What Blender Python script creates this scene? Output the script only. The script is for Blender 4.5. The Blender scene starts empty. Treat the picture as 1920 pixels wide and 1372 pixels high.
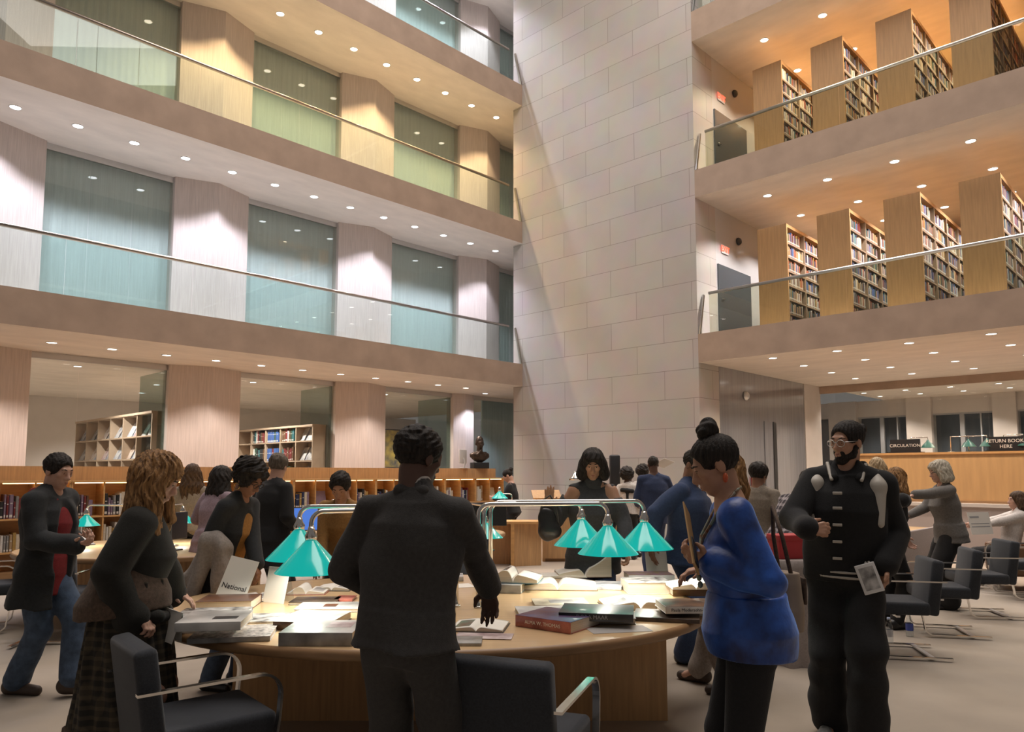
import bpy, math, random
import numpy as np
from mathutils import Matrix, Vector, Euler
random.seed(7)
SC = bpy.context.scene
COL = SC.collection
# ------------------------------------------------------------------ camera, world, exposure
F_, TILT, CX_, CY_, EYE = 1400.0, math.radians(5.0), 960.0, 763.0, 1.6
cam_d = bpy.data.cameras.new('camera'); cam = bpy.data.objects.new('camera', cam_d); COL.objects.link(cam)
cam.location = (0, 0, EYE); cam.rotation_euler = (math.radians(95.0), 0, 0)
cam_d.sensor_width = 36; cam_d.sensor_fit = 'HORIZONTAL'; cam_d.lens = 36 * F_ / 1920
cam_d.shift_y = 77 / 1920; cam_d.clip_start = 0.05
SC.camera = cam
W = bpy.data.worlds.new('night_ambient'); SC.world = W; W.use_nodes = True
W.node_tree.nodes['Background'].inputs[0].default_value = (0.95, 0.86, 0.80, 1)
W.node_tree.nodes['Background'].inputs[1].default_value = 0.15
SC.view_settings.view_transform = 'Standard'; SC.view_settings.look = 'None'
SC.view_settings.gamma = 1; SC.view_settings.exposure = 0.0
SC.cycles.max_bounces = 8; SC.cycles.transparent_max_bounces = 24; SC.cycles.sample_clamp_indirect = 4.0
SC.cycles.caustics_reflective = False; SC.cycles.caustics_refractive = False
def area(name, loc, rot, sx, sy, watts, col):
    d = bpy.data.lights.new(name, 'AREA'); d.shape = 'RECTANGLE'; d.size = sx; d.size_y = sy; d.energy = watts; d.color = col
    o = bpy.data.objects.new(name, d); COL.objects.link(o); o.location = loc; o.rotation_euler = rot; return o
area('added_overhead_fill', (1.5, 8.0, 17.5), (0, 0, 0), 12, 12, 2100, (1.0, 0.90, 0.83))  # added unseen soft fill above the room, raises the general brightness

# ------------------------------------------------------------------ pixel helpers (photo pixel -> known plane in the room)
def ray(u, v):
    a = (u - CX_) / F_; b = -(v - CY_) / F_
    return Vector((a, math.cos(TILT) - b * math.sin(TILT), b * math.cos(TILT) + math.sin(TILT)))
def onz(u, v, z):
    r = ray(u, v); t = (z - EYE) / r.z
    return Vector((0, 0, EYE)) + r * t
def ony(u, v, y):
    r = ray(u, v); return Vector((0, 0, EYE)) + r * (y / r.y)
P0 = Vector((0.28, 19.7, 0)); DL = Vector((.695, .719, 0)).normalized(); NL = Vector((DL.y, -DL.x, 0))
DS = Vector((.719, -.695, 0)).normalized(); NS = Vector((DS.y, -DS.x, 0))     # NS points into the room
ANG_L = math.atan2(DL.y, DL.x); ANG_R = math.atan2(DS.y, DS.x)
def LW(s, d, z): return P0 + DL * s - NL * d + Vector((0, 0, z))
def RW(s, d, z): return P0 + DS * s - NS * d + Vector((0, 0, z))
def sL(u, d):                                                                   # s on the left wall plane at depth d, picture column u
    k = (u - CX_) / F_; o = P0 - NL * d
    return (k * o.y - o.x) / (DL.x - k * DL.y)
def sR(u, d):
    k = (u - CX_) / F_; o = P0 - NS * d
    return (k * o.y - o.x) / (DS.x - k * DS.y)

ORD = ['first', 'second', 'third', 'fourth', 'fifth', 'sixth', 'seventh', 'eighth', 'ninth', 'tenth', 'eleventh', 'twelfth', 'thirteenth',
       'fourteenth', 'fifteenth', 'sixteenth', 'seventeenth', 'eighteenth', 'nineteenth', 'twentieth']
def nth(i):
    if i < 20: return ORD[i]
    tens = {2: 'twenty', 3: 'thirty', 4: 'forty', 5: 'fifty'}[(i + 1) // 10]
    r = (i + 1) % 10
    return {'twenty': 'twentieth', 'thirty': 'thirtieth', 'forty': 'fortieth', 'fifty': 'fiftieth'}[tens] if r == 0 else tens + '-' + ORD[r - 1]

# ------------------------------------------------------------------ mesh helpers
class MB:
    def __init__(s): s.v = []; s.f = []; s.m = []; s.sm = []
    def add(s, vs, fs, mi=0, smooth=False):
        o = len(s.v); s.v += [tuple(p) for p in vs]
        for f in fs: s.f.append([i + o for i in f]); s.m.append(mi); s.sm.append(smooth)
        return s
    def box(s, x0, x1, y0, y1, z0, z1, mi=0, M=None, bev=0):
        if bev > 0: return s.rbox(x0, x1, y0, y1, z0, z1, bev, mi, M)
        vs = [(x, y, z) for z in (z0, z1) for y in (y0, y1) for x in (x0, x1)]
        if M is not None: vs = [M @ Vector(p) for p in vs]
        return s.add(vs, [(0, 2, 3, 1), (4, 5, 7, 6), (0, 1, 5, 4), (2, 6, 7, 3), (0, 4, 6, 2), (1, 3, 7, 5)], mi)
    def rbox(s, x0, x1, y0, y1, z0, z1, r, mi=0, M=None):
        # box with chamfer-rounded edges (three-ring profile)
        r = min(r, (x1 - x0) * .49, (y1 - y0) * .49, (z1 - z0) * .49)
        rings = []; n = 3
        def ring(inset, z):
            pts = []
            rr = r
            xs0, xs1, ys0, ys1 = x0 + inset, x1 - inset, y0 + inset, y1 - inset
            c = max(rr - inset, 1e-4)
            for (cx, cy, a0) in ((xs1 - c, ys1 - c, 0), (xs0 + c, ys1 - c, 90), (xs0 + c, ys0 + c, 180), (xs1 - c, ys0 + c, 270)):
                for k in range(n + 1):
                    a = math.radians(a0 + 90 * k / n); pts.append((cx + c * math.cos(a), cy + c * math.sin(a), z))
            return pts
        for k in range(n + 1):
            a = math.radians(90 * k / n); rings.append(ring(r * (1 - math.sin(a)) * .999, z0 + r * (1 - math.cos(a))))
        for k in range(n, -1, -1):
            a = math.radians(90 * k / n); rings.append(ring(r * (1 - math.sin(a)) * .999, z1 - r * (1 - math.cos(a))))
        m = len(rings[0]); vs = [p for R_ in rings for p in R_]
        if M is not None: vs = [M @ Vector(p) for p in vs]
        fs = []
        for i in range(len(rings) - 1):
            for j in range(m):
                k = (j + 1) % m; fs.append((i * m + j, i * m + k, (i + 1) * m + k, (i + 1) * m + j))
        fs.append(tuple(reversed(range(m)))); fs.append(tuple(range((len(rings) - 1) * m, len(rings) * m)))
        return s.add(vs, fs, mi, True)
    def prism(s, poly, z0, z1, mi=0, M=None):
        n = len(poly); vs = [(p[0], p[1], z0) for p in poly] + [(p[0], p[1], z1) for p in poly]
        if M is not None: vs = [M @ Vector(p) for p in vs]
        fs = [tuple(reversed(range(n))), tuple(range(n, 2 * n))] + [(i, (i + 1) % n, n + (i + 1) % n, n + i) for i in range(n)]
        return s.add(vs, fs, mi)
    def lathe(s, prof, n=24, mi=0, M=None, smooth=True, cap=True):
        vs = []; fs = []
        for (r, z) in prof:
            for k in range(n):
                a = 2 * math.pi * k / n; vs.append((r * math.cos(a), r * math.sin(a), z))
        if M is not None: vs = [M @ Vector(p) for p in vs]
        for i in range(len(prof) - 1):
            for k in range(n):
                j = (k + 1) % n; fs.append((i * n + k, i * n + j, (i + 1) * n + j, (i + 1) * n + k))
        if cap:
            fs.append(tuple(reversed(range(n)))); fs.append(tuple(range((len(prof) - 1) * n, len(prof) * n)))
        return s.add(vs, fs, mi, smooth)
    def tube(s, path, r, n=10, mi=0, M=None):
        P = [Vector(p) for p in path]; vs = []; fs = []
        up = Vector((0, 0, 1)); prevn = None
        for i, p in enumerate(P):
            t = (P[min(i + 1, len(P) - 1)] - P[max(i - 1, 0)]).normalized()
            a = prevn if prevn is not None else (up if abs(t.z) < .9 else Vector((1, 0, 0)))
            b = t.cross(a).normalized(); a = b.cross(t).normalized(); prevn = a
            rr = r[i] if isinstance(r, (list, tuple)) else r
            for k in range(n):
                an = 2 * math.pi * k / n; vs.append(p + a * (rr * math.cos(an)) + b * (rr * math.sin(an)))
        if M is not None: vs = [M @ p for p in vs]
        for i in range(len(P) - 1):
            for k in range(n):
                j = (k + 1) % n; fs.append((i * n + k, i * n + j, (i + 1) * n + j, (i + 1) * n + k))
        fs.append(tuple(reversed(range(n)))); fs.append(tuple(range((len(P) - 1) * n, len(P) * n)))
        return s.add(vs, fs, mi, True)
    def ribbon(s, path, side, w, t, mi=0, M=None):
        # flat bar swept along path; side = unit width axis
        P = [Vector(p) for p in path]; side = Vector(side); vs = []; fs = []
        for i, p in enumerate(P):
            tg = (P[min(i + 1, len(P) - 1)] - P[max(i - 1, 0)]).normalized(); nn = side.cross(tg).normalized()
            for (a, b) in ((-1, -1), (1, -1), (1, 1), (-1, 1)): vs.append(p + side * (a * w / 2) + nn * (b * t / 2))
        if M is not None: vs = [M @ p for p in vs]
        for i in range(len(P) - 1):
            for k in range(4):
                j = (k + 1) % 4; fs.append((i * 4 + k, i * 4 + j, i * 4 + 4 + j, i * 4 + 4 + k))
        fs.append((3, 2, 1, 0)); e = (len(P) - 1) * 4; fs.append((e, e + 1, e + 2, e + 3))
        return s.add(vs, fs, mi)
    def ball(s, c, r, n=12, mi=0, M=None):
        rx, ry, rz = r if isinstance(r, (tuple, list)) else (r, r, r)
        vs = []; fs = []; m = n // 2
        for i in range(m + 1):
            th = math.pi * i / m
            for k in range(n):
                a = 2 * math.pi * k / n
                vs.append((c[0] + rx * max(math.sin(th), .01) * math.cos(a), c[1] + ry * max(math.sin(th), .01) * math.sin(a), c[2] - rz * math.cos(th)))
        if M is not None: vs = [M @ Vector(p) for p in vs]
        for i in range(m):
            for k in range(n):
                j = (k + 1) % n; fs.append((i * n + k, i * n + j, (i + 1) * n + j, (i + 1) * n + k))
        return s.add(vs, fs, mi, True)
    def mesh(s, name, mats):
        me = bpy.data.meshes.new(name); me.from_pydata(s.v, [], s.f)
        for m in (mats if isinstance(mats, (list, tuple)) else [mats]): me.materials.append(m)
        me.polygons.foreach_set('material_index', s.m); me.polygons.foreach_set('use_smooth', s.sm); me.update(); return me
    def build(s, name, mats, parent=None, loc=(0, 0, 0), rotz=0):
        o = bpy.data.objects.new(name, s.mesh(name, mats)); COL.objects.link(o)
        o.location = loc; o.rotation_euler = (0, 0, rotz)
        if parent is not None: o.parent = parent
        return o
def tag(o, label, cat=None, group=None, kind=None):
    o['label'] = label
    if cat: o['category'] = cat
    if group: o['group'] = group
    if kind: o['kind'] = kind
    return o
def thing(name, label, cat, loc=(0, 0, 0), rotz=0, group=None):
    o = bpy.data.objects.new(name, None); COL.objects.link(o); o.empty_display_size = .1
    o.location = loc; o.rotation_euler = (0, 0, rotz); return tag(o, label, cat, group)
def struct(o, label, cat): return tag(o, label, cat, kind='structure')
def dup(src, loc, rotz, label, group=None):
    c = src.copy(); COL.objects.link(c); c.location = loc; c.rotation_euler = (0, 0, rotz); c['label'] = label
    if group: c['group'] = group
    for ch in src.children:
        k = ch.copy(); COL.objects.link(k); k.parent = c
        for g in ch.children:
            q = g.copy(); COL.objects.link(q); q.parent = k
    return c
def arc(c, r, a0, a1, n, ax, ay):
    # points on an arc in the plane of vectors ax, ay
    c = Vector(c); ax = Vector(ax); ay = Vector(ay)
    return [c + ax * (r * math.cos(math.radians(a0 + (a1 - a0) * k / n))) + ay * (r * math.sin(math.radians(a0 + (a1 - a0) * k / n))) for k in range(n + 1)]

# ------------------------------------------------------------------ materials
def newmat(name):
    m = bpy.data.materials.new(name); m.use_nodes = True; nt = m.node_tree
    return m, nt, nt.nodes['Principled BSDF']
def M_(name, col, rough=.6, metal=0., var=0., scale=8., stretch=(1, 1, 1), bump=0., bscale=None, coat=0., sheen=0., spec=.5, emit=None, es=0., col2=None, detail=4):
    m, nt, b = newmat(name)
    b.inputs['Base Color'].default_value = (*col, 1); b.inputs['Roughness'].default_value = rough; b.inputs['Metallic'].default_value = metal
    b.inputs['Specular IOR Level'].default_value = spec; b.inputs['Coat Weight'].default_value = coat; b.inputs['Coat Roughness'].default_value = .08
    if sheen: b.inputs['Sheen Weight'].default_value = sheen; b.inputs['Sheen Roughness'].default_value = .35
    if emit: b.inputs['Emission Color'].default_value = (*emit, 1); b.inputs['Emission Strength'].default_value = es
    if var or bump:
        tc = nt.nodes.new('ShaderNodeTexCoord'); mp = nt.nodes.new('ShaderNodeMapping'); mp.inputs['Scale'].default_value = stretch
        nt.links.new(tc.outputs['Object'], mp.inputs['Vector'])
        if var:
            nz = nt.nodes.new('ShaderNodeTexNoise'); nz.inputs['Scale'].default_value = scale; nz.inputs['Detail'].default_value = detail
            nt.links.new(mp.outputs['Vector'], nz.inputs['Vector'])
            cr = nt.nodes.new('ShaderNodeValToRGB'); cr.color_ramp.elements[0].position = .3; cr.color_ramp.elements[1].position = .7
            c2 = col2 if col2 else tuple(min(1, c * (1 + var)) for c in col)
            cr.color_ramp.elements[0].color = (*[c * (1 - var) for c in col], 1); cr.color_ramp.elements[1].color = (*c2, 1)
            nt.links.new(nz.outputs['Fac'], cr.inputs['Fac']); nt.links.new(cr.outputs['Color'], b.inputs['Base Color'])
        if bump:
            n2 = nt.nodes.new('ShaderNodeTexNoise'); n2.inputs['Scale'].default_value = bscale or scale; n2.inputs['Detail'].default_value = 3
            nt.links.new(mp.outputs['Vector'], n2.inputs['Vector'])
            bp = nt.nodes.new('ShaderNodeBump'); bp.inputs['Strength'].default_value = bump; bp.inputs['Distance'].default_value = .01
            nt.links.new(n2.outputs['Fac'], bp.inputs['Height']); nt.links.new(bp.outputs['Normal'], b.inputs['Normal'])
    return m
def glassmat(name, tint=(.86, .93, .90), refl=.9, base=.05, rough=.01):
    m, nt, b = newmat(name); nt.nodes.remove(b); out = nt.nodes['Material Output']
    t = nt.nodes.new('ShaderNodeBsdfTransparent'); t.inputs[0].default_value = (*tint, 1)
    g = nt.nodes.new('ShaderNodeBsdfGlossy'); g.inputs[0].default_value = (refl, refl, refl, 1); g.inputs['Roughness'].default_value = rough
    lw = nt.nodes.new('ShaderNodeLayerWeight'); lw.inputs[0].default_value = .5
    pw = nt.nodes.new('ShaderNodeMath'); pw.operation = 'POWER'; pw.inputs[1].default_value = 4.0; nt.links.new(lw.outputs['Facing'], pw.inputs[0])
    ma = nt.nodes.new('ShaderNodeMath'); ma.operation = 'MULTIPLY_ADD'; ma.inputs[1].default_value = .65; ma.inputs[2].default_value = base; nt.links.new(pw.outputs[0], ma.inputs[0])
    mx = nt.nodes.new('ShaderNodeMixShader'); nt.links.new(ma.outputs[0], mx.inputs[0]); nt.links.new(t.outputs[0], mx.inputs[1]); nt.links.new(g.outputs[0], mx.inputs[2])
    nt.links.new(mx.outputs[0], out.inputs[0]); return m
def emitmat(name, col, s):
    m, nt, b = newmat(name); b.inputs['Base Color'].default_value = (*col, 1); b.inputs['Emission Color'].default_value = (*col, 1)
    b.inputs['Emission Strength'].default_value = s; m.cycles.emission_sampling = 'NONE'; return m
def stonemat():
    m, nt, b = newmat('stone_blocks'); b.inputs['Roughness'].default_value = .7
    tc = nt.nodes.new('ShaderNodeTexCoord'); sp = nt.nodes.new('ShaderNodeSeparateXYZ'); cb = nt.nodes.new('ShaderNodeCombineXYZ')
    ad = nt.nodes.new('ShaderNodeMath'); ad.operation = 'ADD'
    nt.links.new(tc.outputs['Object'], sp.inputs[0]); nt.links.new(sp.outputs['X'], ad.inputs[0]); nt.links.new(sp.outputs['Y'], ad.inputs[1])
    nt.links.new(ad.outputs[0], cb.inputs['X']); nt.links.new(sp.outputs['Z'], cb.inputs['Y'])
    br = nt.nodes.new('ShaderNodeTexBrick'); br.offset = .5; br.inputs['Scale'].default_value = 1
    br.inputs['Brick Width'].default_value = 1.46; br.inputs['Row Height'].default_value = .6433; br.inputs['Mortar Size'].default_value = .007
    br.inputs['Mortar Smooth'].default_value = .3; br.inputs['Bias'].default_value = 0
    br.inputs['Color1'].default_value = (.57, .525, .485, 1); br.inputs['Color2'].default_value = (.515, .47, .435, 1); br.inputs['Mortar'].default_value = (.32, .28, .25, 1)
    nt.links.new(cb.outputs[0], br.inputs['Vector'])
    nz = nt.nodes.new('ShaderNodeTexNoise'); nz.inputs['Scale'].default_value = 1.6; nz.inputs['Detail'].default_value = 6
    nt.links.new(tc.outputs['Object'], nz.inputs['Vector'])
    mx = nt.nodes.new('ShaderNodeMix'); mx.data_type = 'RGBA'; mx.blend_type = 'MULTIPLY'; mx.inputs['Factor'].default_value = .25
    nt.links.new(br.outputs['Color'], mx.inputs[6]); nt.links.new(nz.outputs['Color'], mx.inputs[7]); nt.links.new(mx.outputs[2], b.inputs['Base Color'])
    return m
MT = {}
MT['stone'] = stonemat()
MT['concrete'] = M_('board_marked_concrete', (.40, .295, .225), .75, var=.10, scale=2.2, bump=.08, bscale=60)
MT['soffit'] = M_('soffit_plaster', (.75, .68, .61), .8, var=.07, scale=1.4, stretch=(1, 2.5, 1))
MT['pier'] = M_('pier_concrete', (.58, .505, .465), .7, var=.10, scale=9, stretch=(6, 6, .22), bump=.05, bscale=30)
MT['gfloor'] = M_('gallery_floor', (.70, .67, .63), .7)
MT['carpet'] = M_('carpet', (.37, .315, .255), .95, var=.12, scale=1.1, bump=.25, bscale=350)
MT['plaster'] = M_('white_plaster', (.62, .57, .53), .8, var=.04, scale=3)
MT['curtain'] = M_('pale_curtain', (.58, .60, .60), .85, var=.06, scale=10, stretch=(5, 5, .12))
MT['pane'] = glassmat('tinted_pane', (.93, .975, .96), .9)
MT['rail'] = glassmat('balustrade_glass', (.87, .93, .915), .6); MT['railr'] = glassmat('balustrade_glass_bronze', (.84, .85, .78), .7)
MT['clear'] = glassmat('clear_pane', (.96, .975, .97), .5)
MT['retpane'] = glassmat('grey_return_glass', (.62, .70, .68), .9, .10)
MT['chrome'] = M_('chrome', (.75, .73, .70), .14, 1.0)
MT['bronze'] = M_('handrail_bronze', (.50, .43, .37), .28, 1.0)
MT['steel'] = M_('satin_steel', (.62, .61, .60), .3, 1.0)
MT['dark'] = M_('dark_metal', (.06, .06, .06), .4, .6)
MT['maple'] = M_('maple_veneer', (.56, .335, .155), .42, var=.14, scale=5, stretch=(7, 7, .5), coat=.15)
MT['maplet'] = M_('maple_tabletop', (.60, .41, .22), .32, var=.08, scale=4, stretch=(.6, 8, 1), coat=.3)
MT['walnutedge'] = M_('table_edge_wood', (.33, .19, .09), .4, var=.12, scale=6, stretch=(1, 1, 8))
MT['casewood'] = M_('stack_end_panel', (.47, .275, .125), .5, var=.12, scale=5, stretch=(6, 6, .4))
MT['paper'] = M_('paper', (.80, .76, .69), .8)
MT['pages'] = M_('page_edges', (.62, .53, .42), .85, var=.12, scale=40, stretch=(.1, .1, 8))
MT['black'] = M_('black_plastic', (.02, .02, .022), .4)
MT['grey'] = M_('grey_plastic', (.35, .35, .36), .5)
MT['chairfab'] = M_('navy_charcoal_upholstery', (.030, .034, .042), .9, var=.2, scale=120, bump=.3, bscale=500, sheen=.25)
MT['greyfab'] = M_('grey_fabric', (.34, .29, .27), .95, var=.1, scale=60, bump=.2, bscale=300)
MT['lens_cool'] = emitmat('downlight_lens_cool', (.92, .95, 1.0), 9)
MT['lens_warm'] = emitmat('downlight_lens_warm', (1.0, .86, .64), 9)
MT['lens_neu'] = emitmat('downlight_lens_neutral', (1.0, .93, .84), 9)
MT['trimring'] = M_('downlight_trim', (.7, .66, .62), .4)
MT['exit'] = emitmat('exit_red', (1.0, .10, .05), 2.2)
MT['doorgrey'] = M_('grey_door_metal', (.34, .34, .36), .16, .5, coat=.4, var=.12, scale=3, stretch=(6, 6, .2))
MT['darkdoor'] = M_('dark_grey_door', (.10, .12, .14), .25, .3, coat=.5)
MT['night'] = M_('night_sky_outside', (.13, .15, .185), .9, var=.25, scale=1.5, stretch=(1, 1, .4))
MT['screen'] = emitmat('screen_blue', (.06, .16, .55), 1.0)
MT['bustbr'] = M_('bust_bronze', (.075, .052, .04), .42, .7, var=.3, scale=14, bump=.2)
MT['white'] = M_('white_plastic', (.75, .74, .73), .45)
MT['red'] = M_('red_box', (.45, .03, .035), .55)

# ------------------------------------------------------------------ big structure
Z1, Z2, Z3, Z4 = 3.88, 7.76, 11.62, 15.48                     # soffits of the left balconies
FH = .59                                                      # fascia height
GD = {1: 2.62, 2: 2.08, 3: 2.06, 4: 2.06}                     # depth of the glazed gallery wall
struct(MB().box(-26, 26, -4, 40, -.3, 0).build('floor', MT['carpet']), 'beige carpeted floor of the reading room', 'floor')
def left(mb, name, mat): return mb.build(name, mat, None, P0, ANG_L)
def right(mb, name, mat): return mb.build(name, mat, None, P0, ANG_R)
for i, z in enumerate((Z1, Z2, Z3, Z4)):
    mb = MB(); d1 = 13.0 if i == 0 else 4.2
    mb.box(-15, 0, 0, d1, z, z + FH, 0)
    mb.box(0, 5, .34, d1, z, z + FH, 0)
    o = left(mb, 'ceiling_left_%d' % (i + 1), [MT['concrete'], MT['soffit'], MT['gfloor']])
    for p in o.data.polygons:
        if p.normal.z < -.5: p.material_index = 1
        elif p.normal.z > .5: p.material_index = 2
    struct(o, ['lowest', 'second', 'third', 'topmost'][i] + ' left balcony slab with tan concrete fascia and pale soffit', 'balcony')
# stone wall, shared by the corner and the right side
mb = MB()
mb.box(-.335, 5.24, 0, .88, 0, 18)
for (a, b) in ((3.98, 4.6), (7.66, 8.28), (11.28, 11.98)): pass
struct(right(mb, 'wall_stone', MT['stone']), 'tall pale stone block wall between the left and right balconies', 'wall')
RZ = [(3.98, 4.6), (7.66, 8.28), (11.28, 11.98)]
for i, (a, b) in enumerate(RZ):
    mb = MB(); mb.box(5.24, 20, 0, 14 if i == 0 else 9.0, a, b)
    o = right(mb, 'ceiling_right_%d' % (i + 1), [MT['concrete'], MT['soffit'], MT['gfloor']])
    for p in o.data.polygons:
        if p.normal.z < -.5: p.material_index = 1
        elif p.normal.z > .5: p.material_index = 2
    struct(o, ['lowest', 'middle', 'topmost'][i] + ' right balcony slab with tan fascia and peach soffit', 'balcony')
# gallery piers: V-fronted, between glazed bays
for lev, (zf, zs) in {1: (0, Z1), 2: (Z1 + FH, Z2), 3: (Z2 + FH, Z3), 4: (Z3 + FH, Z4)}.items():
    d = GD[lev]
    if lev == 1: edges = [(sL(-260, d), sL(50, d)), (sL(312, d), sL(448, d)), (sL(628, d), sL(722, d)), (sL(850, d), sL(888, d))]
    else: edges = [(-8.37 + 3.97 * k - 3.97 * 1, -6.75 + 3.97 * k - 3.97 * 1) for k in range(4)]
    for (a, b) in edges:
        mid = (a + b) / 2; mb = MB()
        mb.prism([(a, d + .3), (a, d), (mid, d - (.30 if b - a > 1 else .08)), (b, d), (b, d + .3)][::-1], zf, zs)
        struct(left(mb, 'wall_pier', MT['pier']), 'pale concrete pier on level %d of the left gallery, %s' % (lev, 'between %d and %d metres' % (0, 0) if 0 else 'bay ' + str(edges.index((a, b)) + 1)), 'pier')
    # glazed bays
    bays = [(edges[k][1], edges[k + 1][0]) for k in range(3)] + [(edges[3][1], edges[3][1] + 2.35)]
    for k, (a, b) in enumerate(bays):
        root = thing('window_%d' % (lev * 10 + k), 'three pane glass bay %s from the left on level %d of the left gallery' % (nth(k), lev), 'window', P0, ANG_L)
        root['kind'] = 'structure'
        n = 3
        for q in range(n):
            x0 = a + (b - a) * q / n; x1 = a + (b - a) * (q + 1) / n
            MB().box(x0 + .006, x1 - .006, d + .10, d + .115, zf, zs - .12).build('pane', MT['clear'] if lev == 1 else MT['pane'], root)
        MB().box(a, b, d + .08, d + .14, zs - .12, zs).build('head_frame', MT['steel'], root)
        if lev > 1:
            # hanging curtain just inside the glass, gently pleated
            N = 90; vs = []; fs = []
            for q in range(N + 1):
                x = a + (b - a) * q / N; y = d + .26 + .005 * math.sin(q * 1.25) + .004 * math.sin(q * .47 + k)
                vs += [(x, y, zf + .01), (x, y, zs - .02), (x, y + .004, zf + .01), (x, y + .004, zs - .02)]
            for q in range(N): e = q * 4; fs += [(e, e + 4, e + 5, e + 1), (e + 2, e + 3, e + 7, e + 6)]
            MB().add(vs, fs, 0, True).build('curtain', MT['curtain'], root)
# side return panes and room behind the ground-floor glass
mb = MB(); mb.box(-18, 6, 12.0, 12.2, 0, Z1); struct(left(mb, 'wall_back_left', MT['plaster']), 'pale back wall of the periodicals room behind the left glass', 'wall')
for (u0, u1) in ((291, 312), (600, 626), (828, 850)):
    s1 = sL(u1, GD[1]);
    MB().box(s1 - .012, s1 - .001, GD[1] + .14, GD[1] + 1.6, .0, Z1 - .12).build('window_return', MT['retpane'], None, P0, ANG_L)
    struct(bpy.data.objects[[o.name for o in COL.objects if o.name.startswith('window_return')][-1]], 'glass return pane beside the pier at picture column %d' % u1 if 0 else 'greenish glass return pane at the %s pier of the ground floor' % ORD[(312, 626, 850).index(u1)], 'window')
# bluish end bay panel behind the bust
struct(left(MB().box(sL(925, GD[1]), sL(925, GD[1]) + 3.0, GD[1] + .5, GD[1] + .55, 0, Z1), 'wall_end_panel', M_('pale_blue_panel', (.42, .56, .60), .3, coat=.5, var=.1, scale=4, stretch=(5, 5, .2))), 'pale blue panel at the end of the gallery behind the bust', 'wall')

# balustrades: glass panels and tubular handrail on every balcony
def balustrade(root, x0, x1, zb, ht, inset, step, gm, rm, endret):
    n = max(1, round((x1 - x0) / step)); w = (x1 - x0) / n
    for k in range(n):
        MB().box(x0 + w * k + .006, x0 + w * (k + 1) - .006, inset, inset + .018, zb - .02, zb + ht).build('glass_panel', gm, root)
    MB().tube([(x0, inset + .009, zb + ht + .02), (x1, inset + .009, zb + ht + .02)], .034, 12).build('handrail', rm, root)
    MB().box(x0, x1, inset - .012, inset + .03, zb - .005, zb + .02).build('base_channel', MT['dark'], root)
    if endret is not None:
        MB().ribbon([(endret, inset, zb + ht), (endret, 0.02, zb)], (1, 0, 0), .03, .05).build('end_bracket', rm, root)
for i, z in enumerate((Z1, Z2, Z3)):
    r = thing('balustrade', 'frameless glass balustrade with dark handrail on the %s left balcony' % ['lowest', 'second', 'third'][i], 'balustrade', P0, ANG_L)
    balustrade(r, -15, -.27, z + FH, 1.0, .25, 2.03, MT['rail'], MT['bronze'], -.03)
for i, (a, b) in enumerate(RZ):
    r = thing('balustrade', 'frameless glass balustrade with pale steel handrail on the %s right balcony' % ['lower', 'upper', 'topmost'][i], 'balustrade', P0, ANG_R)
    balustrade(r, 5.4, 20, b, .90, .22, 3.0, MT['railr'], MT['steel'], 5.28)

# right side: side walls and back walls of the stack levels
for i, (zf, zs) in enumerate(((4.6, 7.66), (8.28, 11.28))):
    struct(right(MB().box(5.1, 5.24, .88, 9, zf, zs), 'wall_side_%d' % (i + 1), M_('pale_grey_panel_%d' % i, (.50, .49, .50), .3, coat=.25)), 'pale grey side wall of the %s stack level beside the stone' % ['lower', 'upper'][i], 'wall')
    struct(right(MB().box(5.1, 20, 8.8, 9, zf, zs), 'wall_rear_%d' % (i + 1), MT['plaster']), 'rear wall behind the %s stacks' % ['lower', 'upper'][i], 'wall')
    # dark doorway with lever handle in the side wall
    dr = thing('door_%d' % (i + 1), 'dark grey door in the side wall of the %s stack level' % ['lower', 'upper'][i], 'door', P0, ANG_R); dr['kind'] = 'structure'
    MB().box(5.242, 5.275, .92, 2.5, zf, zf + 1.75).build('door_leaf', MT['darkdoor'], dr)
    MB().tube([(5.30, 1.02, zf + .95), (5.30, 1.14, zf + .95)], .012, 8).build('door_handle', MT['steel'], dr)
    # exit sign
    ex = thing('exit_sign', 'red illuminated exit sign on the %s side wall' % ['lower', 'upper'][i], 'sign', P0, ANG_R)
    z = zf + 2.05
    MB().box(5.245, 5.262, 1.12, 1.44, z, z + .2).build('plate', M_('exit_plate_%d' % i, (.75, .70, .68), .4), ex)
    # round wall speaker / bell
    bl = thing('wall_bell', 'small round dark device high on the %s side wall' % ['lower', 'upper'][i], 'device', P0, ANG_R)
    MB().lathe([(.09, 0), (.09, .03), (.06, .07), (.01, .08)], 16, 0, Matrix.Translation((5.25, 1.95, zf + 2.5)) @ Matrix.Rotation(math.pi / 2, 4, 'Y')).build('housing', MT['dark'], bl)
# ground floor right: glossy grey lift wall, pillar, glass partition, far window wall
struct(right(MB().box(5.10, 5.24, .88, 5.47, 0, 3.98).box(5.1, 5.245, .88, 1.06, 0, 3.98), 'wall_lift', MT['doorgrey']), 'glossy grey metal lift wall beside the stone', 'wall')
struct(right(MB().box(5.0, 5.26, 5.47, 6.55, 0, 3.98), 'wall_pillar_lift', MT['plaster']), 'pale pillar at the far end of the lift wall', 'pillar')
d3 = thing('door_3', 'tall dark doorway in the grey lift wall', 'door', P0, ANG_R); d3['kind'] = 'structure'
MB().box(5.245, 5.26, 3.05, 3.5, 0, 2.85).build('door_leaf', MT['doorgrey'], d3)
MB().box(5.262, 5.28, 3.5, 3.66, 0, 2.85).build('door_frame', MT['dark'], d3)
fa = thing('fire_alarm', 'small red fire alarm pull on the grey lift wall', 'alarm', P0, ANG_R)
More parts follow.
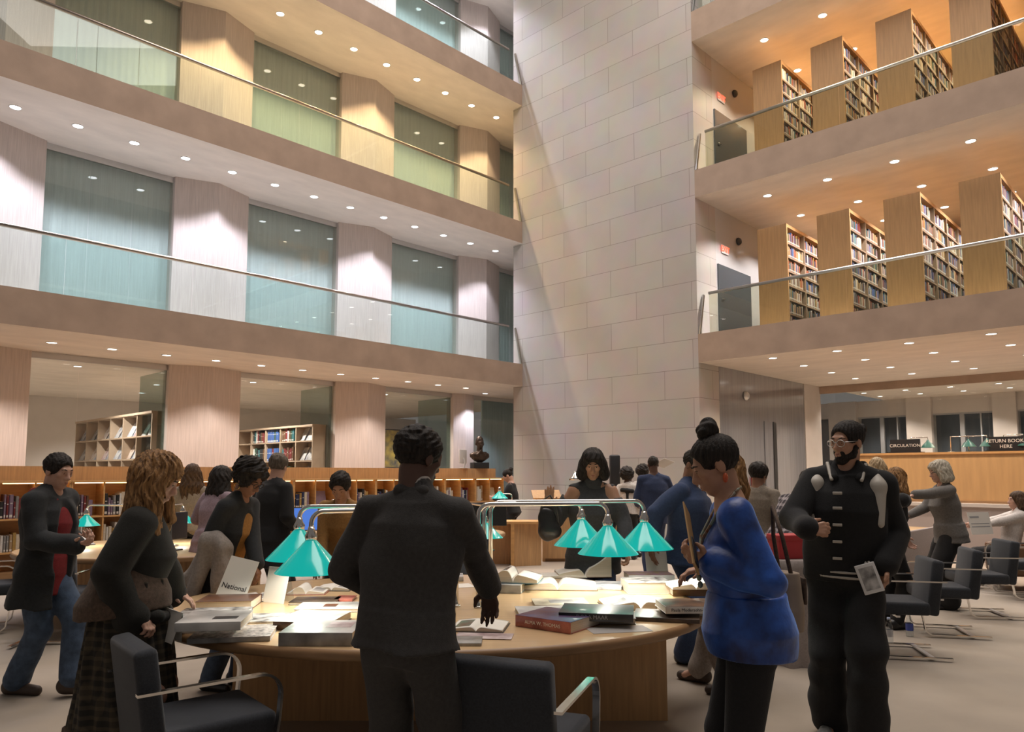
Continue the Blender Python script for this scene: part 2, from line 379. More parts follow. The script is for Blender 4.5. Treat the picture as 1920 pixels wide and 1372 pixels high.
MB().box(5.245, 5.29, 2.28, 2.36, 1.25, 1.5, bev=.01).build('body', MT['red'], fa); MB().box(5.29, 5.30, 2.30, 2.34, 1.33, 1.37).build('handle', MT['white'], fa)
bl = thing('wall_bell', 'small round device high on the grey lift wall', 'device', P0, ANG_R)
MB().lathe([(.11, 0), (.11, .03), (.07, .08), (.01, .09)], 18, 0, Matrix.Translation((5.25, 2.1, 3.4)) @ Matrix.Rotation(math.pi / 2, 4, 'Y')).build('housing', MT['steel'], bl)
gp = thing('window_50', 'tall glass partition of the entrance hall behind the return desk', 'window', P0, ANG_R); gp['kind'] = 'structure'
MB().box(5.26, 20, 6.5, 6.62, 3.78, 3.98).build('head_beam', MT['concrete'], gp)
for k in range(5): MB().box(5.28 + 2.0 * k, 5.27 + 2.0 * (k + 1), 6.55, 6.565, 0, 3.78).build('pane', MT['clear'], gp)
DW = 11.9
struct(right(MB().box(2, 20, DW + .5, DW + .7, 0, 3.98), 'wall_night', MT['night']), 'dark night seen through the far windows', 'wall')
cols = [(1560, 1611), (1705, 1752), (1867, 1912), (1995, 2040)]
for k, (a, b) in enumerate(cols):
    struct(right(MB().prism([(sR(a, DW), DW - .25), (sR(b, DW), DW - .25), (sR(b, DW), DW + .3), (sR(a, DW), DW + .3)], 0, 3.98), 'wall_column', MT['plaster']), '%s pale column between the far windows' % nth(k), 'column')
struct(right(MB().box(2, 20, DW - .05, DW + .25, 3.45, 3.98), 'wall_lintel', MT['plaster']), 'pale lintel above the far windows', 'wall')
for k in range(3):
    a = sR(cols[k][1], DW); b = sR(cols[k + 1][0], DW)
    w = thing('window_%d' % (60 + k), 'dark night window %s from the left behind the return desk' % nth(k), 'window', P0, ANG_R); w['kind'] = 'structure'
    MB().box(a, b, DW, DW + .02, .3, 3.45).build('pane', MT['clear'], w)
    for fx in (.45, .78): MB().box(a + (b - a) * fx, a + (b - a) * fx + (.12 if fx < .5 else .04), DW - .06, DW + .05, .3, 3.45).build('mullion', MT['grey'], w)
    MB().box(a, b, DW - .05, DW + .06, 3.40, 3.45).build('head_frame', MT['grey'], w)

# ------------------------------------------------------------------ downlights (thing: trim ring > lens, with its own lamp)
def downlight_proto(kind, watts, col, cone):
    lens = {'cool': MT['lens_cool'], 'warm': MT['lens_warm'], 'neu': MT['lens_neu']}[kind]
    ring = MB().lathe([(.098, 0), (.098, -.012), (.086, -.014), (.080, -.004)], 20, cap=False).mesh('downlight', MT['trimring'])
    disc = MB().lathe([(.001, -.006), (.082, -.006)], 20, cap=False, smooth=False).mesh('lens', lens)
    for p in disc.polygons: pass
    ld = bpy.data.lights.new('downlight_lamp_' + kind, 'SPOT'); ld.energy = watts; ld.color = col; ld.spot_size = math.radians(cone); ld.spot_blend = .45; ld.shadow_soft_size = .05
    return ring, disc, ld
def downlight(proto, loc, label, group, aim=None):
    ring, disc, ld = proto
    o = bpy.data.objects.new('downlight', ring); COL.objects.link(o); o.location = loc; tag(o, label, 'ceiling light', group)
    l = bpy.data.objects.new('lens', disc); COL.objects.link(l); l.parent = o
    if ld is not None:
        s = bpy.data.objects.new('downlight_lamp', ld); COL.objects.link(s); s.location = Vector(loc) - Vector((0, 0, .03))
    return o
WL = 150
PR = {'l1': downlight_proto('neu', 125, (1, .85, .76), 110), 'l2': downlight_proto('cool', 190, (.86, .86, 1.0), 112), 'l3': downlight_proto('warm', 190, (1, .70, .36), 112),
      'l4': downlight_proto('cool', 230, (.86, .86, 1.0), 112), 'ra': downlight_proto('warm', 260, (1, .83, .60), 120), 'rb': downlight_proto('neu', 360, (1, .94, .90), 120), 'rc': downlight_proto('neu', 110, (1, .82, .68), 120),
      'room': downlight_proto('cool', 520, (1, .92, .84), 140), 'far': downlight_proto('neu', 240, (1, .86, .74), 130)}
for lev, z, key, n, dd, s0, nm in ((1, Z1, 'l1', 13, 1.35, -.80, 'lowest'), (2, Z2, 'l2', 14, 1.0, -.03, 'second'), (3, Z3, 'l3', 10, .98, -.03, 'amber third'), (4, Z4, 'l4', 6, .98, -.03, 'topmost')):
    for k in range(n):
        downlight(PR[key], LW(s0 - (.985 if lev == 1 else .953) * k, dd, z - .001), 'round downlight in the %s left balcony soffit, %s from the stone wall' % (nm, nth(k)), 'downlights in the %s left soffit' % nm)
downlight(PR['l2'], LW(.55, 2.0, Z1 - .001), 'downlight over the blue end panel behind the bust', 'downlights in the lowest left soffit')
for key, z, rows, ss, nm in (('rb', 3.98, (.5, 2.05, 3.65, 5.2), (6.69, 8.0, 9.3, 10.6, 11.9), 'ground floor'), ('ra', 7.66, (1.0, 2.75, 4.5), (6.45, 7.75, 9.05, 10.35, 11.65), 'middle'), ('ra', 11.28, (1.08, 2.85, 4.6), (6.45, 7.75, 9.05, 10.35), 'upper amber')):
    for j, d in enumerate(rows):
        for k, s in enumerate(ss):
            downlight(PR['rc'] if nm == 'ground floor' else (PR['rb'] if nm == 'middle' else PR['ra']), RW(s, d, z - .001), 'round downlight in the %s right soffit, %s row back, %s from the stone' % (nm, nth(j), nth(k)), 'downlights in the %s right soffit' % nm)
for j, d in enumerate((7.6, 9.0, 10.4)):
    for k in range(6):
        downlight(PR['far'] if (j + k) % 2 == 0 else PR['far'][:2] + (None,), RW(5.6 + 1.15 * k, d, 3.979), 'small downlight beyond the glass partition, %s row back, %s from the pillar' % (nth(j), nth(k)), 'downlights beyond the glass partition')
for j, (d, ss) in enumerate(((4.3, (-12.6, -10.6, -9.4, -6.6, -5.4, -2.2, -1.3)), (6.6, (-12.8, -10.4, -6.9, -5.2, -1.6)), (9.0, (-12.6, -10.8, -6.4)))):
    for k, s in enumerate(ss):
        downlight(PR['room'] if k % 2 == 0 else PR['room'][:2] + (None,), LW(s, d, Z1 - .001), 'downlight inside the periodicals room, %s row back, %s from the left' % (nth(j), nth(k)), 'downlights inside the periodicals room')
# ------------------------------------------------------------------ lettering helper
def text(body, size, mat, parent, M, name='lettering', align='CENTER', extrude=.0008):
    cu = bpy.data.curves.new('t', 'FONT'); cu.body = body; cu.size = size; cu.align_x = align; cu.align_y = 'CENTER'; cu.extrude = extrude; cu.resolution_u = 3
    ob = bpy.data.objects.new('t', cu); COL.objects.link(ob)
    me = bpy.data.meshes.new_from_object(ob.evaluated_get(bpy.context.evaluated_depsgraph_get()))
    bpy.data.objects.remove(ob); bpy.data.curves.remove(cu)
    me.transform(M); me.materials.clear(); me.materials.append(mat)
    o = bpy.data.objects.new(name, me); COL.objects.link(o); o.parent = parent; return o
TM = Matrix.Translation; RX = lambda a: Matrix.Rotation(math.radians(a), 4, 'X'); RY = lambda a: Matrix.Rotation(math.radians(a), 4, 'Y'); RZm = lambda a: Matrix.Rotation(math.radians(a), 4, 'Z')
# exit lettering
for o in list(COL.objects):
    if o.name.startswith('exit_sign'):
        z = o.children[0].data.vertices[0].co.z + .1
        text('EXIT', .19, MT['exit'], o, TM((5.268, 1.28, z)) @ RZm(90) @ RX(90), extrude=.004)

# ------------------------------------------------------------------ book materials
BC = [('dark red', (.16, .02, .02)), ('navy', (.02, .03, .09)), ('black', (.015, .015, .016)), ('cream', (.55, .47, .36)), ('grey', (.22, .21, .20)), ('brown', (.12, .06, .03)),
      ('dark green', (.03, .07, .045)), ('blue', (.04, .10, .30)), ('white', (.62, .60, .56)), ('tan', (.34, .23, .13)), ('teal', (.03, .14, .16)), ('ochre', (.36, .22, .06)), ('rust', (.30, .08, .03)), ('mauve', (.20, .14, .20))]
BM = [M_('book_cloth_' + n.replace(' ', '_'), c, .6, var=.15, scale=25) for n, c in BC]
LABELM = M_('spine_label', (.60, .58, .54), .7)
def shelf_book_mesh(mi):
    # unit book, spine at -y: x thickness, y depth, z height; spine rounded, label band near the foot
    mb = MB(); prof = [(-.5, .5), (-.5, -.42), (-.3, -.5), (.3, -.5), (.5, -.42), (.5, .5)]
    mb.prism(prof, 0, 1, 0); mb.box(-.32, .32, -.506, -.49, .06, .17, 1); mb.box(-.28, .28, -.504, -.49, .62, .66, 1)
    mb.box(-.40, .40, -.40, .505, .02, 1.002, 2)
    return mb.mesh('shelved_book', [BM[mi], LABELM, MT['pages']])
SBM = [shelf_book_mesh(i) for i in range(len(BC))]
def shelf_book(mi, M, w, d, h, label, group, tilt=0):
    o = bpy.data.objects.new('book', SBM[mi]); COL.objects.link(o)
    o.matrix_world = M @ RY(tilt) @ Matrix.Diagonal((w, d, h, 1)); tag(o, label, 'book', group); return o

# ------------------------------------------------------------------ tall stacks on the right balconies
ML = TM(P0) @ Matrix.Rotation(ANG_L, 4, 'Z'); MR = TM(P0) @ Matrix.Rotation(ANG_R, 4, 'Z')
rb = random.Random(3)
mass = MB()
MT['shelfsteel'] = M_('bookcase_shelf', (.30, .22, .15), .5)
for lv, (zf, nm) in enumerate(((4.6, 'lower'), (8.28, 'upper'))):
    for k in range(5):
        s0 = 6.19 + 1.31 * k; s1 = s0 + .66; D0, D1, H = 1.0, 6.4, 2.34
        if k == 4 and lv == 1: pass
        t = thing('bookcase', '%s tall wooden bookcase from the stone wall on the %s right balcony' % (nth(k), nm), 'bookcase', P0, ANG_R, 'bookcases on the right balconies')
        MB().box(s0, s1, D0, D0 + .04, zf, zf + H).build('end_panel', MT['casewood'], t)
        MB().box(s0 + .005, s1 - .005, D0 + .04, D1, zf + H - .07, zf + H).build('top_board', MT['maple'], t)
        MB().box(s0 + .02, s1 - .30, D0 + .04, D1, zf, zf + H - .07).build('core', MT['casewood'], t)
        nsh = 7; gap = (H - .17) / nsh
        for j in range(nsh):
            zz = zf + .08 + gap * j; MB().box(s1 - .30, s1 - .01, D0 + .04, D1, zz - .03, zz).build('shelf', MT['shelfsteel'], t)
        nb = 6; bw = (D1 - D0 - .04) / nb
        for j in range(1, nb + 1): MB().box(s1 - .30, s1 - .004, D0 + .04 + bw * j - .02, D0 + .04 + bw * j + .02, zf, zf + H - .07).build('upright', MT['shelfsteel'], t)
        for j in range(nsh):
            zz = zf + .08 + gap * j; cnt = 0
            for b in range(4):
                y = D0 + .06 + bw * b; ye = y + bw * rb.uniform(.72, .93) - .05
                base = rb.randrange(14)
                while y < ye:
                    w = rb.uniform(.02, .055); h = rb.uniform(.18, gap - .05); mi = base if rb.random() < .25 else rb.choice([0, 1, 2, 2, 3, 4, 4, 5, 6, 7, 8, 8, 9, 10, 11, 12, 13])
                    d = rb.uniform(.16, .22)
                    if b == 0 and cnt < 2 and j > 0 and k < 3:
                        shelf_book(mi, MR @ TM((s1 - .02 - d / 2, y + w / 2, zz)) @ RZm(90), w, d, h, '%s book %s from the end, %s shelf down, %s %s right bookcase' % (BC[mi][0], nth(cnt), ORD[nsh - 1 - j], nth(k), nm), 'books in the right balcony bookcases')
                    else:
                        mass.box(s1 - .02 - d, s1 - .02, y, y + w - .002, zz, zz + h, mi, MR)
                        mass.box(s1 - .022, s1 - .0185, y + w * .15, y + w * .8, zz + .02, zz + .05, 14, MR)
                    cnt += 1; y += w

# ------------------------------------------------------------------ low bookcases under the left balcony
STRIP = emitmat('shelf_light_strip', (1.0, .62, .28), 5.0); STRIP.cycles.emission_sampling = 'AUTO'
MT['honey'] = M_('honey_maple', (.60, .33, .125), .45, var=.12, scale=5, stretch=(1, 1, 5), coat=.1)
sA, sB = -12.6, -.85; NU = 12; UW = (sB - sA) / NU; DB = -.15
rc = random.Random(11)
for k in range(NU):
    x0 = sA + UW * k; x1 = x0 + UW - .004
    t = thing('low_bookcase', 'low honey maple bookcase unit with lit shelves, %s from the stone wall' % nth(NU - 1 - k), 'bookcase', P0, ANG_L, 'low bookcases under the left balcony')
    MB().box(x0, x0 + .025, DB, DB + .42, 0, 1.46).build('side_panel', MT['honey'], t); MB().box(x1 - .025, x1, DB, DB + .42, 0, 1.46).build('side_panel', MT['honey'], t)
    xm = (x0 + x1) / 2; MB().box(xm - .012, xm + .012, DB + .01, DB + .40, .1, 1.44).build('divider', MT['honey'], t)
    MB().box(x0 + .025, x1 - .025, DB + .39, DB + .42, .08, 1.44).build('back_panel', MT['honey'], t)
    for z in (.40, .90): MB().box(x0 + .025, x1 - .025, DB, DB + .39, z - .025, z).build('shelf', MT['honey'], t)
    MB().box(x0, x1, DB - .02, DB + .44, 1.44, 1.47).build('top_board', MT['honey'], t)
    MB().box(x0, x1, DB + .30, DB + .44, 1.47, 1.70).build('upper_band', MT['maple'], t)
    MB().box(x0, x1, DB + .02, DB + .36, 0, .1).build('plinth', MT['walnutedge'], t)
    MB().box(x0 + .06, x1 - .06, DB + .03, DB + .05, 1.425, 1.438).build('light_strip', STRIP, t)
    for c in range(2):
        for row in range(2):
            if row == 1 and k > 2: continue
            zz = (.90, .40)[row]; a = (x0 + .035, xm + .018)[c]; e = (xm - .018, x1 - .035)[c]
            if row == 0 and (k * 2 + c) % 5 == 3:      # a face-out volume leaning back on the shelf
                mi = rc.choice([13, 8, 3]); M = ML @ TM(((a + e) / 2, DB + .16, zz)) @ RX(-14)
                shelf_book(mi, M @ RZm(90) @ TM((0, 0, 0)), .03, .24, .33, '%s volume shown face out in the low bookcase %s from the stone wall' % (BC[mi][0], nth(NU - 1 - k)), 'books in the low bookcases'); continue
            y = a; n = 0; fill = e - (e - a) * rc.uniform(.05, .45)
            while y < fill and n < 7:
                w = rc.uniform(.028, .062); h = rc.uniform(.24, .38); mi = rc.choice([3, 3, 8, 8, 4, 9, 2, 5, 0, 13, 1, 11]); d = rc.uniform(.2, .26)
                if y + w > e: break
                if n >= 5: mass.box(y, y + w - .002, DB + .05, DB + .05 + d, zz, zz + h, mi, ML); y += w; n += 1; continue
                shelf_book(mi, ML @ TM((y + w / 2, DB + .05 + d / 2, zz)), w - .002, d, h, '%s book %s in the %s %s cell, low bookcase %s from stone' % (BC[mi][0], nth(n), ('upper', 'lower')[row], ('left', 'right')[c], nth(NU - 1 - k)), 'books in the low bookcases')
                y += w; n += 1
# bust, computer on the bookcase run
def monitor(loc, rz, label, scr, w=.52, h=.32, body=None, back=False):
    t = thing('computer_monitor', label, 'monitor', loc, rz); b = body or MT['black']
    MB().rbox(-w / 2, w / 2, -.02, .012, .12, .12 + h, .008).build('screen_housing', b, t)
    MB().box(-w / 2 + .012, w / 2 - .012, -.0215, -.019, .132, .108 + h).build('screen', scr, t)
    MB().ribbon([(0, .03, .02), (0, .05, .12), (0, .02, .25)], (1, 0, 0), .07, .015).build('stand', b, t)
    MB().rbox(-.1, .1, -.06, .1, 0, .015, .006).build('foot', b, t)
    return t
monitor(LW(-1.95, .18, 1.70), ANG_L + math.pi + .5, 'white computer monitor seen from behind beside the bust', MT['screen'], .50, .34, MT['white'])

# ------------------------------------------------------------------ periodicals room behind the left glass
MAGC = [('white', (.72, .72, .72)), ('pale blue', (.35, .45, .62)), ('red striped', (.60, .12, .10)), ('blue', (.10, .18, .45)), ('grey', (.38, .38, .40)), ('orange', (.62, .28, .08)), ('black and white', (.20, .20, .21))]
MAGM = []
for i, (n, c) in enumerate(MAGC):
    m = M_('magazine_' + n.replace(' ', '_'), c, .35, var=.6, scale=9, col2=(.75, .74, .72)); MAGM.append(MB().box(-.11, .11, -.004, .004, 0, .29).mesh('magazine', m))
MT['shelfbeige'] = M_('periodical_shelf_wood', (.42, .32, .23), .6, var=.08, scale=5)
def periodical_case(fr, ncol, cw, H, rows, label, seed, magcols, group, bound=()):
    # fr: matrix; x along the case, y into the case, z up
    r_ = random.Random(seed); t = thing('periodical_case', label, 'shelving', (0, 0, 0)); t.matrix_world = fr
    L = ncol * cw
    MB().box(0, L, .36, .40, 0, H).build('back_panel', MT['shelfbeige'], t); MB().box(-.02, L + .02, -.02, .40, H - .05, H).build('top_board', MT['shelfbeige'], t)
    for c in range(ncol + 1): MB().box(c * cw - .02, c * cw + .02, 0, .36, 0, H - .05).build('upright', MT['shelfbeige'], t)
    for j, z in enumerate(rows): MB().box(0.02, L - .02, .0, .36, z - .03, z).build('shelf', MT['shelfbeige'], t)
    for j, z in enumerate(rows):
        for c in range(ncol):
            if (c in bound):
                y = c * cw + .04; n = 0; mi = 7 if c == bound[0] else None
                while y < (c + 1) * cw - .07 and n < 7:
                    w = r_.uniform(.07, .10); m = mi if mi is not None and r_.random() < .95 else r_.choice([0, 5, 10, 8, 2, 6])
                    shelf_book(m, fr @ TM((y + w / 2, .16, z)), w - .002, .24, .34 if mi is not None else r_.uniform(.28, .38), '%s bound volume %s in column %s, shelf %s up, second bay case' % (BC[m][0], nth(n), ORD[c], ORD[j]), 'bound volumes behind the glass'); y += w; n += 1
                continue
            if c not in magcols: continue
            for q in range(4):
                me = r_.choice(MAGM); o = bpy.data.objects.new('magazine', me); COL.objects.link(o)
                o.matrix_world = fr @ TM((c * cw + .13 + q * (cw - .26) / 3, .10 + .03 * (q % 2), z + .008)) @ RX(-26) @ RZm(r_.uniform(-5, 5)) @ Matrix.Diagonal((1.1, 1.6, 1.28, 1))
                nmx = MAGC[MAGM.index(me)][0]
                tag(o, '%s magazine %s in column %s, shelf %s up, %s' % (nmx, ORD[q], ORD[c], ORD[j], label.split(' case')[0] + ' case'), 'magazine', group)
def lframe(s, d, a): return ML @ TM((s, d, 0)) @ RZm(a)
ROWS = (.9, 1.40, 1.90, 2.40)
# cases stand end-on to the glass with their open side towards the left
periodical_case(lframe(-8.25, 8.3, -90), 6, .86, 2.92, ROWS[1:], 'left magazine case seen through the first glass bay', 1, range(6), 'magazines behind the left glass')
periodical_case(lframe(-4.45, 7.0, -90), 5, .80, 2.80, ROWS[1:], 'bound volume case seen through the second glass bay', 2, (4,), 'magazines behind the second glass bay', (2, 1, 3))
periodical_case(lframe(-14.2, 11.5, 0), 5, 1.0, 2.85, ROWS[1:], 'rear magazine case against the back wall', 3, range(5), 'magazines against the back wall')
o = mass.build('shelved_books', BM + [LABELM]); tag(o, 'remaining library books filling the tall bookcases and low shelves', 'books', 'library books on shelves', 'stuff')
po = thing('poster', 'tall poster of yellow flowers against blue, hanging behind the third glass bay', 'poster', P0, ANG_L)
s = sL(722, 2.95); MB().box(s, s + .52, 2.95, 2.958, 1.75, 2.75).build('sheet', M_('poster_print', (.10, .14, .22), .5, var=.5, scale=5, col2=(.55, .43, .10)), po); MB().box(s - .01, s + .53, 2.944, 2.962, 2.74, 2.77).build('hanging_rail', MT['dark'], po)

# ------------------------------------------------------------------ round reading table
TC = Vector((-.51, 5.05, 0)); TRX, TRY, TZ = 1.765, 1.37, .74
def ellipse(rx, ry, n=72): return [(rx * math.cos(2 * math.pi * k / n), ry * math.sin(2 * math.pi * k / n)) for k in range(n)]
def round_table(loc, rx, ry, label, rz=0, grp=None):
    t = thing('round_reading_table', label, 'table', loc, rz, grp)
    MB().prism(ellipse(rx - .012, ry - .012), .70, .74).build('tabletop', MT['maplet'], t)
    mb = MB(); n = 72; prof = [(-.014, .742), (0, .734), (.004, .722), (.004, .700), (-.004, .688), (-.05, .684)]
    vs = []; fs = []
    for (o_, z) in prof:
        for (x, y) in ellipse(rx + o_, ry + o_, n): vs.append((x, y, z))
    for i in range(len(prof) - 1):
        for k in range(n): j = (k + 1) % n; fs.append((i * n + k, i * n + j, (i + 1) * n + j, (i + 1) * n + k))
    mb.add(vs, fs, 0, True).build('edge_band', MT['walnutedge'], t)
    MB().box(-rx * .74, rx * .86, -.06, .0, 0, .70).build('base_panel', MT['maple'], t)
    MB().box(-.03, .03, -.0, ry * .7, 0, .70).build('cross_panel', MT['maple'], t)
    return t
MT['maple2'] = MT['maple']
TAB = round_table(TC, TRX, TRY, 'large round maple reading table covered with art books in the foreground')
round_table((-4.15, 8.75, 0), 1.45, 1.2, 'round maple reading table in the left background beside the low bookcases')
round_table((-1.6, 10.9, 0), 1.5, 1.2, 'round maple reading table in the middle background with monitors')

# ------------------------------------------------------------------ green-shaded lamps
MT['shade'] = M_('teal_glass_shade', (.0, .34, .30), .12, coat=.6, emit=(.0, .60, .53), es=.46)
MT['bulb'] = emitmat('lamp_bulb', (1, .92, .80), 14)
def shade_parts(root, p, r, h, watts, nm='shade'):
    x, y, z = p
    sh = MB().lathe([(r, z), (r * .985, z + .004), (r * .62, z + h * .45), (r * .28, z + h * .86), (r * .17, z + h), (r * .12, z + h + .012), (r * .10, z + h), (r * .24, z + h * .84), (r * .58, z + h * .43), (r * .95, z + .004)], 44, 0, TM((x, y, 0)), cap=False).build(nm, MT['shade'], root)
    MB().lathe([(.032, z + h + .0), (.036, z + h + .03), (.022, z + h + .055), (.018, z + h + .08)], 14, 0, TM((x, y, 0))).build('holder', MT['chrome'], sh)
    MB().ball((x, y, z + h * .35), (.028, .028, .04), 10).build('bulb', MT['bulb'], sh)
    ld = bpy.data.lights.new('table_lamp_light', 'SPOT'); ld.energy = watts; ld.color = (1, .93, .82); ld.spot_size = math.radians(150); ld.spot_blend = .3; ld.shadow_soft_size = .05
    l = bpy.data.objects.new('table_lamp_light', ld); COL.objects.link(l); l.parent = root; l.location = (x, y, z + .015)
LP = thing('table_lamp', 'chrome multi-arm reading lamp with green glass shades in the middle of the round table', 'lamp', (0, 0, 0))
def arm(post, tip, zt, w):
    p = Vector((post[0], post[1], TZ)); q = Vector((tip[0], tip[1], 0)); hd = Vector((q.x - p.x, q.y - p.y, 0)).normalized(); up = Vector((0, 0, 1))
    path = [p, p + up * (zt - TZ - .07)] + arc(p + up * (zt - TZ - .07) + hd * .07, .07, 180, 90, 6, hd, up)[1:]
    e = Vector((q.x, q.y, zt)) - hd * .07
    path += [e] + arc(e - up * .07, .07, 90, 0, 6, hd, up)[1:]
    zs = tip[2]
    path += [Vector((q.x, q.y, zs + .20))]
    MB().tube(path, .0145, 12).build('arm', MT['chrome'], LP)
    MB().lathe([(.028, TZ + .001), (.028, TZ + .012), (.016, TZ + .016)], 16, 0, TM((p.x, p.y, 0))).build('foot_collar', MT['chrome'], LP)
    shade_parts(LP, (q.x, q.y, zs), .20, .178, w)
arm((-.215, 4.85), (.635, 5.0, 1.065), 1.395, 15); arm((-.185, 5.02), (.50, 5.42, 1.08), 1.39, 15); arm((-.145, 5.12), (.93, 5.30, 1.07), 1.40, 15)
arm((-.40, 4.74), (-1.16, 4.36, 1.03), 1.375, 15); arm((-.36, 4.9), (-1.34, 4.75, 1.06), 1.385, 15)
def small_lamp(loc, label, tip, z=.98, r=.15):
    t = thing('table_lamp', label, 'lamp', loc)
    hd = Vector((tip[0], tip[1], 0)); L = hd.length; hd.normalize(); up = Vector((0, 0, 1)); zz = 1.22 - loc[2]
    path = [Vector((0, 0, 0)), up * (zz - .05)] + arc(up * (zz - .05) + hd * .05, .05, 180, 90, 5, hd, up)[1:] + [up * zz + hd * (L - .05)] + arc(up * (zz - .05) + hd * (L - .05), .05, 90, 0, 5, hd, up)[1:]
    path.append(hd * L + up * (z - loc[2] + .15)); MB().tube(path, .011, 8).build('arm', MT['chrome'], t)
    MB().lathe([(.09, 0), (.09, .012), (.02, .02)], 18).build('foot', MT['chrome'], t)
    shade_parts(t, (tip[0], tip[1], z - loc[2]), r, r * .82, 16)
small_lamp((-4.35, 8.75, TZ), 'green-shaded lamp over the left background table, nearer the walking man', (-.62, .05))
small_lamp((-4.0, 8.85, TZ), 'green-shaded lamp behind the long-haired woman at the table edge', (.0, .30), .99)
small_lamp((-2.4, 10.4, TZ), 'green-shaded lamp behind the blue computer screen', (.0, -.3), 1.02, .17)
small_lamp((-1.0, 10.4, TZ), 'green-shaded lamp half hidden behind the chrome lamp posts', (.70, -1.8), .86, .20)
small_lamp((.0, 13.4, 1.05), 'small green-shaded lamp on the reference desk near the bust', (-.22, 0), 1.14, .15)
monitor((-2.75, 9.6, TZ), .15, 'dark monitor showing a blue picture on the middle background table', MT['screen'], .62, .30)
monitor((-3.75, 8.35, TZ), 1.3, 'small dark monitor seen edge-on beside the long-haired woman', MT['black'], .42, .30)
monitor((-.35, 10.5, .74), .05, 'dark monitor under the small green lamp near the reference desk', MT['black'], .55, .32)

# ------------------------------------------------------------------ cantilever chairs
def cant_chair(label, loc, rz, group='navy cantilever armchairs', proto=None):
    if proto is not None: return dup(proto, loc, rz, label, group)
    t = thing('cantilever_chair', label, 'chair', loc, rz, group)
    MB().rbox(-.245, .245, -.24, .27, .37, .48, .03).build('seat', MT['chairfab'], t)
    MB().rbox(-.235, .235, -.05, .05, 0, .475, .028, 0, TM((0, -.255, .37)) @ RX(8)).build('backrest', MT['chairfab'], t)
    for sx in (-1, 1):
        x = sx * .268
        path = [(x, -.36, .665), (x, .17, .665)] + arc((x, .17, .565), .10, 90, 0, 7, (0, 1, 0), (0, 0, 1))[1:] + [(x, .262, .45), (x, .20, .10)] + arc((x, .125, .105), .08, -10, -90, 6, (0, 1, 0), (0, 0, 1))[1:] + [(x, -.38, .024)]
        MB().ribbon(path, (1, 0, 0), .034, .012).build('arm_frame', MT['chrome'], t)
    MB().box(-.268, .268, -.245, -.205, .018, .03).build('floor_bar', MT['steel'], t)
    MB().box(-.268, .268, .02, .05, .355, .372).build('seat_bar', MT['steel'], t)
    return t
C0 = cant_chair('navy cantilever armchair left in the foreground beside the woman in the long coat', (-1.47, 3.66, 0), math.radians(-50), group='navy cantilever armchairs')
def heading(fr, bk): d = fr - bk; return math.atan2(-d.x, d.y)
cant_chair('navy cantilever armchair seen from behind, pulled up to the front of the round table', (.05, 3.43, 0), math.radians(-20), proto=C0)
for k, (A, B, C, D, lab) in enumerate((
    ((1655, 1212), (1765, 1216), (1743, 1238), (1641, 1233), 'navy cantilever armchair nearest the man in the varsity jacket, first in the right row'),
    ((1746, 1176), (1844, 1180), (1818, 1198), (1720, 1193), 'navy cantilever armchair in front of the woman in the grey blazer, second in the row'),
    ((1818, 1145), (1907, 1146), (1892, 1163), (1798, 1159), 'navy cantilever armchair at the right edge, third in the right row'),
    ((1900, 1112), (1975, 1113), (1960, 1128), (1880, 1126), 'navy cantilever armchair cut by the right picture edge, fourth in the right row'))):
    P = [onz(u, v, 0) for (u, v) in (A, B, C, D)]
    fr = (P[0] + P[3]) / 2; bk = (P[1] + P[2]) / 2; hd = (fr - bk).normalized(); org = (fr + bk) / 2 + hd * .10
    cant_chair(lab, (org.x, org.y, 0), heading(fr, bk), proto=C0)
cant_chair('navy cantilever armchair at the left edge by the low bookcases, partly out of the picture', (-5.35, 7.75, 0), math.radians(-62), proto=C0)
cant_chair('navy cantilever armchair in the left background behind the walking man in jeans', (-4.35, 7.35, 0), math.radians(8), proto=C0)
cant_chair('navy armchair at the far side of the middle table near the chrome lamp posts', (-.55, 9.4, 0), math.radians(10), proto=C0)

# ------------------------------------------------------------------ reference desk in the middle distance
t = thing('reference_desk', 'long maple reference desk with raised counter in front of the stone wall', 'desk', (0, 0, 0))
MB().box(.55, 1.95, 13.6, 13.64, .06, 1.04).build('front_panel', MT['maple'], t); MB().box(.5, 2.0, 13.5, 13.95, 1.04, 1.08).build('counter_top', MT['honey'], t)
MB().box(.6, 1.9, 13.66, 13.7, 0, .06).build('plinth', MT['walnutedge'], t); MB().box(.55, .6, 13.64, 14.5, 0, 1.04).build('end_panel', MT['maple'], t)
t = thing('side_desk', 'maple side desk with pale edge in front of the reference desk', 'desk', (0, 0, 0))
MB().box(.03, .53, 12.95, 12.99, 0, .72, 0, TM((.03, 12.95, 0)) @ RZm(18) @ TM((-.03, -12.95, 0))).build('end_panel', MT['maple'], t)
MB().box(-.02, .04, 12.90, 13.6, 0, .72).build('edge_panel', MT['honey'], t)
MB().box(-1.0, .75, 12.9, 13.45, .72, .76).build('desktop', MT['honey'], t); MB().box(-1.0, -.02, 13.3, 13.34, 0, .72).build('modesty_panel', MT['maple'], t)
bs = thing('book_stand', 'wooden angled book stand on the reference desk counter', 'book stand', (.62, 13.75, 1.08), .1)
MB().box(-.26, .26, -.17, .17, .12, .14, 0, RX(24)).build('rest', MT['casewood'], bs); MB().box(-.2, .2, -.1, .1, 0, .1).build('base', MT['casewood'], bs)
dl = thing('desk_lamp', 'chrome adjustable desk lamp left of the woman in the turtleneck', 'lamp', (1.45, 13.75, 1.08))
MB().lathe([(.09, 0), (.09, .02), (.02, .03)], 16).build('foot', MT['chrome'], dl); MB().tube([(0, 0, .02), (.22, 0, .28), (-.05, 0, .52), (-.28, 0, .50)], .012, 8).build('arm', MT['chrome'], dl)
